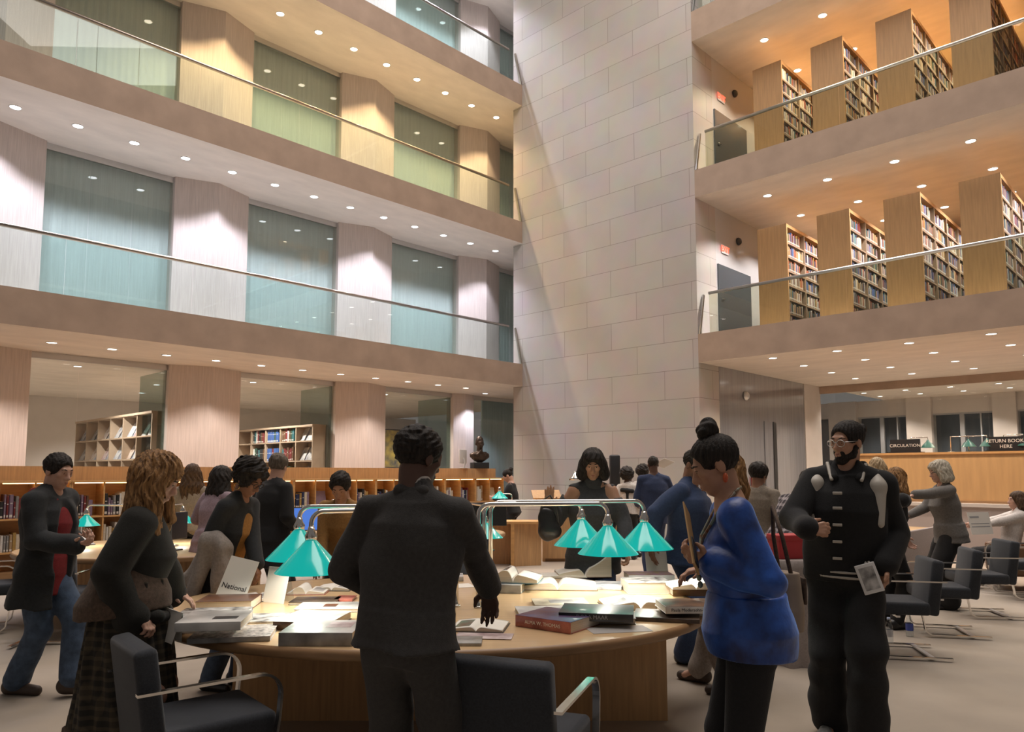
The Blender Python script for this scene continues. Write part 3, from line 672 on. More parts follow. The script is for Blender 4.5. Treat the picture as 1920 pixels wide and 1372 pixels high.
MB().lathe([(.13, 0), (.10, .05), (.05, .10), (.03, .16)], 18, 0, TM((-.28, 0, .38))).build('lamp_shade', MT['chrome'], dl)
sp = thing('loudspeaker', 'black column loudspeaker on a stand in front of the stone wall', 'speaker', (2.22, 16.2, 0))
MB().rbox(-.11, .11, -.1, .1, 1.30, 1.98, .04).build('cabinet', MT['black'], sp); MB().tube([(0, 0, .02), (0, 0, 1.3)], .02, 10).build('pole', MT['dark'], sp); MB().lathe([(.22, 0), (.22, .02), (.03, .03)], 20).build('base_plate', MT['dark'], sp)

# ------------------------------------------------------------------ return desk on the right
q0 = Vector((7.08, 15.1, 0)); rd = thing('return_desk', 'long raised maple return desk below the far windows', 'desk', q0, ANG_R)
MB().box(-.2, 5.5, 0, .05, 1.08, 1.94).build('front_panel', M_('return_desk_maple', (.60, .36, .16), .4, var=.08, scale=3, stretch=(4, 4, .4), coat=.15), rd)
MB().box(-.22, 5.52, -.03, .6, 1.94, 1.98).build('counter_top', MT['honey'], rd); MB().box(-.2, 5.5, -.02, .06, 1.02, 1.08).build('lower_rail', MT['walnutedge'], rd)
MB().box(-.2, -.15, 0, .6, 1.08, 1.94).build('end_panel', MT['maple'], rd)
pw = right(MB().box(0, 6.5, 0, .25, 0, .98).box(-.05, 6.55, -.04, .28, .98, 1.04, 1).box(0, 6.5, .25, 3, 0, .9), 'wall_platform', [M_('platform_stone', (.42, .36, .34), .7), MT['plaster']])
pw.location = q0 + Vector((.05, -.45, 0)); struct(pw, 'low pale grey platform wall with white coping below the return desk', 'wall')
for j, z in enumerate((.35, .62)):
    o = MB().tube([(3.4, 0, z), (6.2, 0, z)], .02, 8).build('wall_rail', MT['steel'], None, q0 + Vector((.05, -.45, 0)) - NS * -.12, ANG_R); struct(o, '%s steel rail along the platform wall' % ('lower', 'upper')[j], 'rail')
def sign(s, txts, label):
    t = thing('counter_sign', label, 'sign', RWq(s, .2, 1.98), ANG_R)
    MB().box(-.27, .27, 0, .05, .02, .27).build('plate', MT['black'], t); MB().box(-.32, .32, -.06, .12, 0, .02).build('foot', MT['black'], t)
    for i, x in enumerate(txts): text(x, .085, MT['paper'], t, TM((0, -.004, .19 - i * .10 if len(txts) > 1 else .145)) @ RX(90))
def RWq(s, d, z): return q0 + DS * s - NS * d + Vector((0, 0, z))
def s_at(u):
    k = (u - CX_) / F_; return (k * q0.y - q0.x) / (DS.x - k * DS.y)
sign(s_at(1690), ['CIRCULATION'], 'black counter sign reading CIRCULATION on the return desk')
sign(s_at(1881), ['RETURN BOOKS', 'HERE'], 'black counter sign reading RETURN BOOKS HERE on the return desk')
MT['dgreen'] = M_('dark_green_shade', (.01, .10, .085), .3, coat=.4)
for k, (u, lab) in enumerate(((1731, 'dark green lamp beside the circulation sign on the return desk'), (1808, 'dark green lamp behind the blonde woman on the return desk'), (1843, 'dark green lamp in the middle of the return desk by the night window'), (1912, 'dark green lamp at the right edge beside the return sign'))):
    t = thing('desk_lamp', lab, 'lamp', RWq(s_at(u), .3, 1.98), ANG_R)
    MB().lathe([(.13, .10), (.08, .17), (.03, .22), (.02, .25)], 16, cap=False).build('lamp_shade', MT['dgreen'], t); MB().tube([(0, 0, .22), (0, 0, .30), (-.3, 0, .30), (-.3, 0, .02)], .01, 6).build('arm', MT['chrome'], t); MB().lathe([(.06, 0), (.06, .015), (.02, .02)], 12, 0, TM((-.3, 0, 0))).build('foot', MT['chrome'], t)

# ------------------------------------------------------------------ right-hand table, armchair, draped table, bottles
a = onz(1678, 1010, .74); b = onz(1744, 997, .74); rz = math.atan2(b.y - a.y, b.x - a.x); L = (b - a).length + 1.0
t = thing('library_table', 'library table with pale grey panel side behind the row of chairs', 'table', (a.x, a.y, 0), rz)
MB().rbox(0, L, 0, .05, .05, .80, .012).build('side_panel', MT['greyfab'], t); MB().box(0, L, .05, 1.2, .70, .74).build('tabletop', MT['maplet'], t); MB().box(0, .05, .05, 1.2, 0, .70).build('end_panel', MT['casewood'], t); MB().box(L - .05, L, .05, 1.2, 0, .70).build('end_panel', MT['casewood'], t)
MTX = Matrix.Translation((a.x, a.y, .74)) @ Matrix.Rotation(rz, 4, 'Z')
def armchair(loc, rz, label, mat):
    t = thing('leather_armchair', label, 'chair', loc, rz)
    MB().rbox(-.32, .32, -.3, .3, .22, .45, .05).build('seat', mat, t); MB().rbox(-.34, .34, -.08, .08, 0, .62, .06, 0, TM((0, -.34, .38)) @ RX(10)).build('backrest', mat, t)
    for s in (-1, 1): MB().rbox(s * .36 - .05, s * .36 + .05, -.32, .28, .2, .60, .035).build('armrest', mat, t)
    for sx in (-.3, .3):
        for sy in (-.28, .26): MB().tube([(sx, sy, .22), (sx, sy, 0)], .02, 8).build('leg', MT['chrome'], t)
armchair((7.0, 10.55, 0), math.radians(68), 'brown leather armchair holding the woman who reads a paper', M_('brown_leather', (.17, .085, .04), .45, var=.2, scale=10, bump=.1))
dt = thing('draped_table', 'tall round table covered by a grey cloth behind the man in the varsity jacket', 'table', (2.42, 6.62, 0))
n = 96; vs = []; fs = []
for i, (z, r0, am) in enumerate(((0, .345, .024), (.2, .335, .02), (.5, .325, .012), (.80, .318, .004), (.86, .312, 0), (.868, .30, 0), (.868, .001, 0))):
    for k in range(n):
        an = 2 * math.pi * k / n; r = r0 + am * math.sin(an * 9) + am * .5 * math.sin(an * 16 + 1); vs.append((r * math.cos(an), r * math.sin(an), z))
for i in range(6):
    for k in range(n): j = (k + 1) % n; fs.append((i * n + k, i * n + j, (i + 1) * n + j, (i + 1) * n + k))
MB().add(vs, fs, 0, True).build('tablecloth', MT['greyfab'], dt)
MB().prism(ellipse(.295, .295, 40), .84, .862).build('tabletop', MT['maple'], dt); MB().tube([(0, 0, 0.02), (0, 0, .85)], .04, 10).build('pedestal', MT['dark'], dt)
rbx = thing('storage_box', 'red box standing on the grey-draped table', 'box', (2.40, 6.52, .87), .2); MB().rbox(-.16, .16, -.1, .1, 0, .17, .008).build('body', MT['red'], rbx); MB().rbox(-.165, .165, -.105, .105, .15, .20, .008).build('lid', MT['red'], rbx)
MT['pet'] = glassmat('clear_plastic', (.88, .91, .93), .7)
for (u, v, lab, lc, cc) in ((1668, 1205, 'clear water bottle with white label on the carpet', (.7, .7, .72), (.5, .6, .8)), (1706, 1193, 'clear water bottle with blue label and blue cap on the carpet', (.05, .08, .35), (.05, .08, .35))):
    p = onz(u, v, 0); t = thing('water_bottle', lab, 'bottle', (p.x, p.y, 0))
    MB().lathe([(.030, 0), (.034, .008), (.034, .13), (.030, .16), (.016, .205), (.013, .215)], 18).build('bottle_body', MT['pet'], t)
    MB().lathe([(.0347, .06), (.0347, .125)], 18, cap=False).build('label_sleeve', M_('bottle_label_%d' % u, lc, .5), t); MB().lathe([(.015, .213), (.015, .235)], 14).build('cap', M_('bottle_cap_%d' % u, cc, .4), t)

# ------------------------------------------------------------------ books and papers on the round table
PIC = {k: M_('cover_' + k, c, .35, var=.7, scale=sc, col2=c2, coat=.2) for k, c, c2, sc in (
    ('white', (.80, .78, .75), (.84, .82, .79), 3), ('photo', (.10, .09, .09), (.70, .68, .66), 14), ('orange', (.50, .17, .06), (.10, .06, .05), 5), ('mosaic', (.16, .12, .13), (.66, .60, .56), 40),
    ('pink', (.62, .30, .34), (.72, .62, .62), 9), ('dark', (.045, .032, .028), (.12, .08, .055), 9), ('black', (.015, .015, .017), (.05, .05, .055), 6), ('grey', (.30, .29, .28), (.46, .45, .43), 6), ('cream', (.62, .53, .36), (.70, .62, .46), 6),
    ('redblue', (.36, .07, .05), (.05, .06, .18), 7), ('colour', (.50, .16, .08), (.08, .22, .16), 16), ('brown', (.12, .05, .03), (.20, .10, .05), 8), ('gold', (.42, .24, .05), (.15, .07, .03), 22), ('teal', (.02, .16, .24), (.03, .24, .34), 6), ('red', (.50, .06, .05), (.60, .2, .15), 8), ('yellow', (.60, .42, .06), (.2, .1, .2), 18), ('bluew', (.55, .60, .72), (.75, .73, .72), 10))}
def px_len(u0, u1, Y): return abs(u1 - u0) / F_ * Y
def closed_book(label, u, v, wpx, d, t, rot, cover, spine='front', z=None, spm=None, txt=None, patch=None, name='book'):
    d *= 1.18; t *= 1.2; z = TZ + .001 if z is None else TZ + (z - TZ) * 1.2; p = onz(u, v, z); w = px_len(0, wpx, p.y)
    root = thing(name, label, 'book', p, math.radians(rot)); c = PIC[cover]; sm = PIC[spm] if spm else c
    ys = -d / 2 if spine == 'front' else d / 2; sg = 1 if spine == 'front' else -1
    mb = MB(); b = .003
    mb.rbox(-w / 2, w / 2, -d / 2, d / 2, t - b, t, .0014, 0); mb.rbox(-w / 2, w / 2, -d / 2, d / 2, 0, b, .0014, 1)
    mb.rbox(-w / 2, w / 2, min(ys, ys + sg * .004), max(ys, ys + sg * .004), 0, t, .0015, 1)
    mb.build('cover', [c, sm], root)
    i = .005; y0, y1 = (-d / 2 + .004, d / 2 - i) if spine == 'front' else (-d / 2 + i, d / 2 - .004)
    MB().box(-w / 2 + i, w / 2 - i, y0, y1, b, t - b).build('page_block', MT['pages'], root)
    if patch:
        (fx0, fx1, fy0, fy1, pm) = patch; MB().box(w * fx0, w * fx1, d * fy0, d * fy1, t, t + .0006).build('cover_picture', PIC[pm], root)
    if txt: text(txt[0], t * txt[1], txt[2], root, TM((w * (txt[3] if len(txt) > 3 else 0), -d / 2 - .0006, t / 2)) @ RX(90), 'spine_lettering')
    return root
def open_book(label, u, v, wpx, d, rot, z=None, h=.03, cover='black', pic=None, lift=0., name='open_book', curl=0.):
    d *= 1.2; h *= 1.2; z = TZ + .001 if z is None else TZ + (z - TZ) * 1.2; p = onz(u, v, z); w = px_len(0, wpx, p.y) / 2
    root = thing(name, label, 'book', p, math.radians(rot)); n = 14
    MB().box(-w - .006, w + .006, -d / 2 - .005, d / 2 + .005, 0, .003).build('cover', PIC[cover], root)
    for sgn, nm in ((-1, 'left_pages'), (1, 'right_pages')):
        top = []
        for k in range(n + 1):
            x = k / n; hh = h * (min(1, (x * 5.5) ** .6)) * (1 - .62 * x ** 1.4) + .004
            if lift and sgn > 0: hh += lift * x ** 1.5
            if curl and sgn < 0: hh += curl * math.sin(min(1, x * 1.25) * math.pi)
            top.append((sgn * x * w, hh))
        vs = []; fs = []; ms = []
        for (x, hh) in top:
            for yy in (-d / 2, -d * .36, d * .36, d / 2): vs.append((x, yy, hh))
            vs += [(x, -d / 2, .003), (x, d / 2, .003)]
        mb = MB()
        mb.add(vs, [], 0)
        for k in range(n):
            a_, b_ = k * 6, k * 6 + 6
            for q in range(4):
                f = (a_ + q, b_ + q, b_ + q + 1, a_ + q + 1) if sgn > 0 else (a_ + q + 1, b_ + q + 1, b_ + q, a_ + q)
                mb.f.append(list(f)); mb.m.append(2 if (pic and q == 1 and ((sgn > 0) == (pic[1] > 0)) and .25 < k / n < .8) else 0); mb.sm.append(True)
            mb.f.append([a_ + 4, b_ + 4, b_, a_] if sgn > 0 else [a_, b_, b_ + 4, a_ + 4]); mb.m.append(1); mb.sm.append(False)
            mb.f.append([a_ + 3, b_ + 3, b_ + 5, a_ + 5] if sgn > 0 else [a_ + 5, b_ + 5, b_ + 3, a_ + 3]); mb.m.append(1); mb.sm.append(False)
        e = n * 6; mb.f.append([e, e + 4, e + 5, e + 3, e + 2, e + 1] if sgn > 0 else [e + 1, e + 2, e + 3, e + 5, e + 4, e]); mb.m.append(1); mb.sm.append(False)
        mb.build(nm, [MT['paper'], MT['pages'], PIC[pic[0]] if pic else MT['paper']], root)
    return root
def sheet(label, u, v, w, d, rot, mat, z=None, th=.0012, name='paper_sheet'):
    p = onz(u, v, TZ + .001 if z is None else z); r = thing(name, label, 'paper', p, math.radians(rot)); MB().box(-w / 2, w / 2, -d / 2, d / 2, 0, th).build('sheet', mat, r); return r
closed_book('thick book with cream page edges at the bottom of the left pile', 396, 1174, 122, .30, .062, 7, 'photo', 'back')
closed_book('white book with dark title bar lying on top of the left pile', 404, 1171, 112, .27, .036, 8, 'white', 'front', TZ + .064, patch=(.0, .38, -.25, -.02, 'black'))
closed_book('book with orange figure on its dark cover behind the left pile', 430, 1136, 98, .24, .045, 6, 'orange', 'back')
closed_book('flat book with busy mosaic cover at the left front edge of the table', 440, 1192, 140, .27, .022, 10, 'mosaic', 'front', spm='grey')
closed_book('white hardcover with brown grey spine left of the suited man', 588, 1170, 104, .30, .038, -8, 'white', 'front', spm='brown')
closed_book('thick white hardcover with pink picture next to the suited man', 606, 1198, 130, .27, .055, 0, 'white', 'front', spm='grey', patch=(.05, .4, -.1, .35, 'pink'))
closed_book('thin white book with small pictures beyond the hardcovers', 620, 1141, 118, .22, .018, 3, 'white', 'back', patch=(-.1, .1, -.2, .2, 'orange'))
closed_book('thin glossy dark and white magazine in the middle left of the table', 512, 1160, 96, .22, .010, 8, 'photo', 'front')
closed_book('dark thin book with white page edge behind the tent card', 592, 1128, 84, .2, .014, 2, 'dark', 'back')
closed_book('small red book beside the suited man at the back of the table', 648, 1124, 34, .14, .014, 0, 'red', 'front')
open_book('open book with a dark photograph under the hand of the woman in glasses', 478, 1122, 64, .22, 6, h=.018, pic=('photo', 1))
open_book('open book with a red curled page behind the tent card', 580, 1110, 66, .20, 3, h=.02, cover='red', pic=('white', 1), curl=.03)
open_book('open book with a dark picture page at the back left of the table', 630, 1103, 64, .20, -3, h=.02, pic=('photo', 1))
open_book('open colour picture book under the suited man\'s hand', 900, 1176, 96, .22, -8, h=.02, pic=('colour', -1))
sheet('pink leaflet under the suited man\'s fingers', 908, 1192, .30, .14, -6, PIC['pink'], TZ + .003)
closed_book('dark grey flat book under the pink leaflet at the table edge', 868, 1204, 70, .14, .012, 0, 'grey', 'front')
open_book('open blue-covered book with curling pages right of the lamp posts', 968, 1088, 88, .25, -10, TZ + .052, h=.05, cover='teal', pic=('brown', -1), curl=.035)
closed_book('grey book beneath the open blue-covered book', 952, 1106, 62, .26, .050, -10, 'grey', 'front')
open_book('large open white book in the middle of the table', 1046, 1100, 140, .28, -4, h=.045, cover='brown')
closed_book('thin cream book in the middle of the table', 1050, 1134, 100, .22, .020, 4, 'cream', 'front', patch=(-.2, .25, -.25, .25, 'grey'))
closed_book('flat white book behind the red and blue spine', 1018, 1152, 96, .24, .024, 6, 'white', 'front', spm='cream')
closed_book('thick book with red and blue spine and white lettering at the table front', 1046, 1172, 118, .27, .052, -36, 'redblue', 'front', spm='red', txt=('ALMA W. THOMAS', .44, MT['paper'], .0))
closed_book('black art book with grey spine lettering at the front of the table', 1120, 1155, 132, .26, .036, -10, 'black', 'front', z=TZ + .03, txt=('DORA MAAR', .7, MT['grey'], -.05))
closed_book('grey book supporting the black art book', 1128, 1160, 120, .25, .028, -6, 'grey', 'back')
open_book('open glossy white book between the black book and the white stack', 1192, 1136, 124, .25, 4, h=.04, cover='black', pic=('photo', -1))
closed_book('large dark book with brown picture cover at the right front edge', 1250, 1158, 118, .24, .020, -14, 'dark', 'front')
closed_book('grey book at the bottom of the right stack', 1285, 1146, 104, .26, .038, 0, 'grey', 'front')
closed_book('white spined painter monograph on top of the right stack', 1288, 1142, 100, .24, .034, 2, 'brown', 'front', z=TZ + .04, spm='white', txt=('Paula Modersohn-Becker', .62, MT['black'], .0))
closed_book('thick white book with black and white photo cover at the back right', 1211, 1107, 80, .25, .065, 2, 'photo', 'back', spm='white')
closed_book('thin white and blue book left of the thick photo book', 1140, 1100, 54, .25, .020, -12, 'bluew', 'front')
closed_book('colourful magazine lying at the far right of the table', 1216, 1087, 84, .20, .045, 2, 'yellow', 'front', spm='white')
closed_book('brown and gold spined book beneath the open book of the blue-dressed woman', 1292, 1112, 74, .22, .05, 0, 'brown', 'front', spm='gold')
open_book('open white book held by the woman in the blue dress', 1296, 1100, 84, .24, 0, TZ + .052, h=.03, cover='brown', lift=.06)
open_book('open cream book whose page the woman in the turtleneck lifts', 1092, 1078, 96, .24, 4, TZ + .001, h=.05, cover='brown', lift=.17)
open_book('open book with framed picture behind the large white book', 1052, 1080, 88, .2, 2, h=.012, pic=('photo', 1))
sheet('clear glossy plastic sheet at the right front edge of the table', 1160, 1180, .34, .16, 12, M_('clear_sheet', (.60, .58, .56), .12, coat=.6))
sheet('white paper near the lamp posts behind the suited man', 862, 1098, .2, .2, 20, MT['paper'])
closed_book('purple book behind the suited man near the lamp base', 848, 1086, 40, .18, .03, 5, 'bluew', 'front')
tc = thing('tent_card', 'white tent card with clear holder standing on the left of the table', 'card', onz(522, 1128, TZ), math.radians(-28))
MB().box(-.095, .095, -.002, .002, 0, .235, 0, TM((0, -.05, 0)) @ RX(-14)).build('front_sheet', MT['paper'], tc); MB().box(-.095, .095, -.002, .002, 0, .235, 0, TM((0, .05, 0)) @ RX(14)).build('rear_sheet', MT['pet'], tc)
nc = thing('standing_card', 'large white card lettered National leaning behind the left pile', 'card', onz(430, 1124, TZ), math.radians(4))
Mx = TM((0, 0, 0)) @ RX(-22) @ RY(14); MB().box(-.10, .10, -.004, .004, .0, .29, 0, Mx).build('sheet', MT['paper'], nc); text('National', .05, MT['black'], nc, Mx @ TM((.0, -.0055, .085)) @ RX(90))
fc = thing('folded_paper', 'folded white paper standing on the table edge behind the left chair', 'paper', onz(312, 1198, TZ + .0), math.radians(-20))
MB().box(-.07, .07, -.001, .001, 0, .16, 0, TM((0, -.03, 0)) @ RX(-12) @ RY(12)).build('front_leaf', MT['paper'], fc); MB().box(-.07, .07, -.001, .001, 0, .16, 0, TM((0, .03, 0)) @ RX(12) @ RY(12)).build('rear_leaf', MT['paper'], fc)
# ------------------------------------------------------------------ signed-distance figure modelling
f32 = np.float32
def A3(p): return np.array(p, f32)
class Shape:
    def __init__(s, fn, lo, hi): s.fn = fn; s.lo = np.array(lo, float); s.hi = np.array(hi, float)
def caps(a, b, ra, rb=None):
    rb = ra if rb is None else rb; a = A3(a); b = A3(b); ba = b - a; bb = float(ba @ ba) + 1e-9; r = max(ra, rb)
    def fn(P):
        pa = P - a; h = np.clip(pa @ ba / bb, 0, 1); return np.sqrt(((pa - h[:, None] * ba) ** 2).sum(1)) - (ra + (rb - ra) * h)
    return Shape(fn, np.minimum(a, b) - r, np.maximum(a, b) + r)
def ell(c, r, R=None):
    c = A3(c); r = A3(r); m = float(r.max())
    def fn(P):
        q = P - c
        if R is not None: q = q @ R
        k0 = np.sqrt(((q / r) ** 2).sum(1)); k1 = np.sqrt(((q / (r * r)) ** 2).sum(1)) + 1e-6; return k0 * (k0 - 1) / k1
    return Shape(fn, c - m, c + m)
def sect(o, R, zs, rx, ry, cy, cx=None, ez=0., p=2.):
    # stack of elliptical sections along the local z of frame (o, R)
    o = A3(o); R = np.asarray(R, f32); zs = np.array(zs, f32); rx = np.array(rx, f32); ry = np.array(ry, f32); cy = np.array(cy, f32); cx = np.zeros_like(cy) if cx is None else np.array(cx, f32)
    def fn(P):
        q = (P - o) @ R; z = np.clip(q[:, 2], zs[0], zs[-1]); X = np.interp(z, zs, rx); Y = np.interp(z, zs, ry)
        x = (q[:, 0] - np.interp(z, zs, cx)) / X; y = (q[:, 1] - np.interp(z, zs, cy)) / Y
        d = ((np.abs(x) ** p + np.abs(y) ** p) ** (1 / p) - 1) * np.minimum(X, Y)
        return np.maximum(d, np.maximum(q[:, 2] - zs[-1], zs[0] - q[:, 2])).astype(f32)
    pts = np.array([[sx * (rx[i] + abs(cx[i])), sy * (ry[i] + abs(cy[i])), zs[i]] for i in range(len(zs)) for sx in (-1, 1) for sy in (-1, 1)]) @ R.T + o
    return Shape(fn, pts.min(0), pts.max(0))
def union(shapes, k=.03, inf=0., cuts=(), subs=(), noise=None, ks=.012):
    def fn(P):
        d = None
        for s in shapes:
            e = s.fn(P)
            if d is None: d = e
            else:
                kk = getattr(s, 'k', k); h = np.maximum(kk - np.abs(d - e), 0) / kk; d = np.minimum(d, e) - h * h * kk * .25
        d = d - inf
        if noise is not None: d = d + noise(P)
        for s in subs:
            e = -s.fn(P); h = np.maximum(ks - np.abs(d - e), 0) / ks; d = np.maximum(d, e) + h * h * ks * .25
        for (c, n) in cuts: d = np.maximum(d, (P - A3(c)) @ A3(n))        # keeps the side the normal points away from
        return d
    lo = np.min([s.lo for s in shapes], 0) - inf - .02; hi = np.max([s.hi for s in shapes], 0) + inf + .02
    for (c, n) in cuts:
        n = np.array(n, float); c = np.array(c, float); a = int(np.argmax(np.abs(n)))
        if abs(n[a]) > .999:
            if n[a] > 0: hi[a] = min(hi[a], c[a] + .02)
            else: lo[a] = max(lo[a], c[a] - .02)
    return Shape(fn, lo, hi)
def folds(amp, seed, f=14., st=(1, 1, .35)):
    r = np.random.RandomState(seed); K = r.normal(size=(7, 3)) * f * np.array(st); ph = r.uniform(0, 6.28, 7); w = r.uniform(.5, 1, 7)
    K = K.astype(f32)
    def fn(P):
        q = P + .03 * np.sin(P[:, [1, 2, 0]] * 17); return (amp * .34 * (np.sin(q @ K.T + ph) * w).sum(1)).astype(f32)
    return fn
def wav(amp, seed, c, n=26, zf=9.):
    # hair strands: ridges running downwards, slightly wavy
    c = A3(c); r = np.random.RandomState(seed); ph = r.uniform(0, 6.28, 4)
    def fn(P):
        q = P - c; a = np.arctan2(q[:, 1], q[:, 0]) + .18 * np.sin(q[:, 2] * zf * 2.2 + ph[0]) ; return (amp * (.6 * np.sin(a * n + ph[1] + 1.2 * np.sin(q[:, 2] * zf + ph[3])) + .4 * np.sin(a * n * 2.3 + ph[2] + q[:, 2] * 8))).astype(f32)
    return fn
E12 = [(0, 1), (2, 3), (4, 5), (6, 7), (0, 2), (1, 3), (4, 6), (5, 7), (0, 4), (1, 5), (2, 6), (3, 7)]
CO = np.array([[(c >> 0) & 1, (c >> 1) & 1, (c >> 2) & 1] for c in range(8)])
def nets(sh, h):
    lo = sh.lo; n = np.maximum(np.ceil((sh.hi - lo) / h).astype(int) + 1, 3)
    ax = [(lo[i] + h * np.arange(n[i])).astype(f32) for i in range(3)]
    G = np.stack(np.meshgrid(*ax, indexing='ij'), -1).reshape(-1, 3); V = np.empty(len(G), f32)
    for i in range(0, len(G), 400000): V[i:i + 400000] = sh.fn(G[i:i + 400000])
    V = V.reshape(n); B = V < 0
    B[0] = B[-1] = False; B[:, 0] = B[:, -1] = False; B[:, :, 0] = B[:, :, -1] = False
    V = np.where(B, V, np.maximum(V, 1e-5))
    cs = sum(B[c[0]:n[0] - 1 + c[0], c[1]:n[1] - 1 + c[1], c[2]:n[2] - 1 + c[2]].astype(np.int8) for c in CO)
    I = np.argwhere((cs > 0) & (cs < 8))
    if len(I) == 0: return np.zeros((0, 3)), np.zeros((0, 4), int)
    cv = np.stack([V[I[:, 0] + c[0], I[:, 1] + c[1], I[:, 2] + c[2]] for c in CO], 1)
    acc = np.zeros((len(I), 3)); cnt = np.zeros(len(I))
    for a, b in E12:
        m = (cv[:, a] < 0) != (cv[:, b] < 0); t = np.where(m, cv[:, a] / np.where(m, cv[:, a] - cv[:, b], 1), 0)
        p = CO[a] + (CO[b] - CO[a]) * t[:, None]; acc += p * m[:, None]; cnt += m
    vs = lo + h * (I + acc / cnt[:, None])
    idx = -np.ones(tuple(n - 1), int); idx[I[:, 0], I[:, 1], I[:, 2]] = np.arange(len(I)); Q = []
    for a in range(3):
        b, c = (a + 1) % 3, (a + 2) % 3; s0 = [slice(1, -1)] * 3; s1 = [slice(1, -1)] * 3; s0[a] = slice(0, -1); s1[a] = slice(1, None)
        d = B[tuple(s0)].astype(int) - B[tuple(s1)].astype(int); E = np.argwhere(d != 0)
        if len(E) == 0: continue
        sg = d[E[:, 0], E[:, 1], E[:, 2]]; off = np.ones(3, int); off[a] = 0; E = E + off
        def at(db, dc):
            e = E.copy(); e[:, b] -= db; e[:, c] -= dc; return idx[e[:, 0], e[:, 1], e[:, 2]]
        q = np.stack([at(1, 1), at(0, 1), at(0, 0), at(1, 0)], 1); q[sg < 0] = q[sg < 0][:, ::-1]; Q.append(q)
    return vs, np.concatenate(Q)
def nets_obj(name, shapes_h, mat, parent):
    VS = []; QS = []; o = 0
    for sh, h in shapes_h:
        v, q = nets(sh, h)
        if len(v) == 0: continue
        VS.append(v); QS.append(q + o); o += len(v)
    v = np.concatenate(VS); q = np.concatenate(QS); q = q[(q >= 0).all(1)]
    me = bpy.data.meshes.new(name); me.vertices.add(len(v)); me.vertices.foreach_set('co', v.astype(f32).ravel())
    me.loops.add(len(q) * 4); me.loops.foreach_set('vertex_index', q.astype(np.int32).ravel())
    me.polygons.add(len(q)); me.polygons.foreach_set('loop_start', np.arange(0, len(q) * 4, 4, dtype=np.int32))
    me.update(calc_edges=True); me.validate(); me.polygons.foreach_set('use_smooth', np.ones(len(me.polygons), bool))
    me.materials.append(mat); ob = bpy.data.objects.new(name, me); COL.objects.link(ob); ob.parent = parent
    return ob

# ------------------------------------------------------------------ people
def skinmat(name, c):
    m = M_(name, c, .5, var=.06, scale=18); b = m.node_tree.nodes['Principled BSDF']; b.inputs['Subsurface Weight'].default_value = 0; return m
SK = {'light': skinmat('skin_light', (.58, .34, .25)), 'tan': skinmat('skin_tan', (.46, .25, .16)), 'brown': skinmat('skin_brown', (.30, .15, .09)), 'dark': skinmat('skin_dark', (.10, .05, .034)), 'mid': skinmat('skin_mid', (.38, .20, .13))}
def hairmat(name, c, c2): return M_(name, c, .6, var=.5, scale=34, stretch=(2.5, 2.5, .35), bump=.5, bscale=110, col2=c2, spec=.25)
HR = {'black': hairmat('hair_black', (.012, .010, .009), (.035, .027, .022)), 'brown': hairmat('hair_brown', (.055, .030, .017), (.13, .075, .04)), 'auburn': hairmat('hair_auburn', (.12, .05, .018), (.46, .25, .10)), 'blonde': hairmat('hair_blonde', (.30, .20, .10), (.58, .44, .27)), 'ash': hairmat('hair_ash_blonde', (.42, .36, .27), (.66, .60, .48)), 'grey': hairmat('hair_grey_brown', (.11, .085, .065), (.2, .165, .13))}
def cloth(name, c, rough=.9, sheen=.07, var=.15, scale=60, **k): return M_(name, c, rough, var=var, scale=scale, bump=.25, bscale=220, sheen=sheen, **k)
def plaidmat(name, base, line, sc, line2=None):
    m, nt, b = newmat(name); b.inputs['Roughness'].default_value = .9; tc = nt.nodes.new('ShaderNodeTexCoord'); fac = []
    for ax in ('X', 'Z'):
        w = nt.nodes.new('ShaderNodeTexWave'); w.wave_type = 'BANDS'; w.bands_direction = ax; w.inputs['Scale'].default_value = sc; w.inputs['Distortion'].default_value = .4; nt.links.new(tc.outputs['Object'], w.inputs['Vector'])
        cr = nt.nodes.new('ShaderNodeValToRGB'); cr.color_ramp.elements[0].position = .55; cr.color_ramp.elements[1].position = .75; nt.links.new(w.outputs['Fac'], cr.inputs[0]); fac.append(cr)
    ad = nt.nodes.new('ShaderNodeMath'); ad.operation = 'ADD'; nt.links.new(fac[0].outputs[0], ad.inputs[0]); nt.links.new(fac[1].outputs[0], ad.inputs[1])
    hf = nt.nodes.new('ShaderNodeMath'); hf.operation = 'MULTIPLY'; hf.inputs[1].default_value = .5; nt.links.new(ad.outputs[0], hf.inputs[0])
    mx = nt.nodes.new('ShaderNodeMix'); mx.data_type = 'RGBA'; mx.inputs[6].default_value = (*base, 1); mx.inputs[7].default_value = (*line, 1); nt.links.new(hf.outputs[0], mx.inputs['Factor']); nt.links.new(mx.outputs[2], b.inputs['Base Color']); return m
EYEW = M_('eye_white', (.55, .52, .48), .2); EYED = M_('eye_dark', (.015, .01, .008), .15); LIP = M_('lips', (.30, .09, .08), .4); GOLD = M_('gold', (.75, .50, .16), .25, 1.0)
def rot(ax, deg): return np.array(Matrix.Rotation(math.radians(deg), 3, ax))
def ik(a, c, l1, l2, pole):
    a = np.array(a, float); c = np.array(c, float); d = c - a; L = np.linalg.norm(d); mx = (l1 + l2) * .998
    if L > mx: c = a + d / L * mx; d = c - a; L = mx
    x = (l1 * l1 - l2 * l2 + L * L) / (2 * L); hgt = math.sqrt(max(l1 * l1 - x * x, 1e-6)); dn = d / L
    p = np.array(pole, float); p -= dn * (p @ dn); p /= (np.linalg.norm(p) + 1e-9); return a + dn * x + p * hgt, c
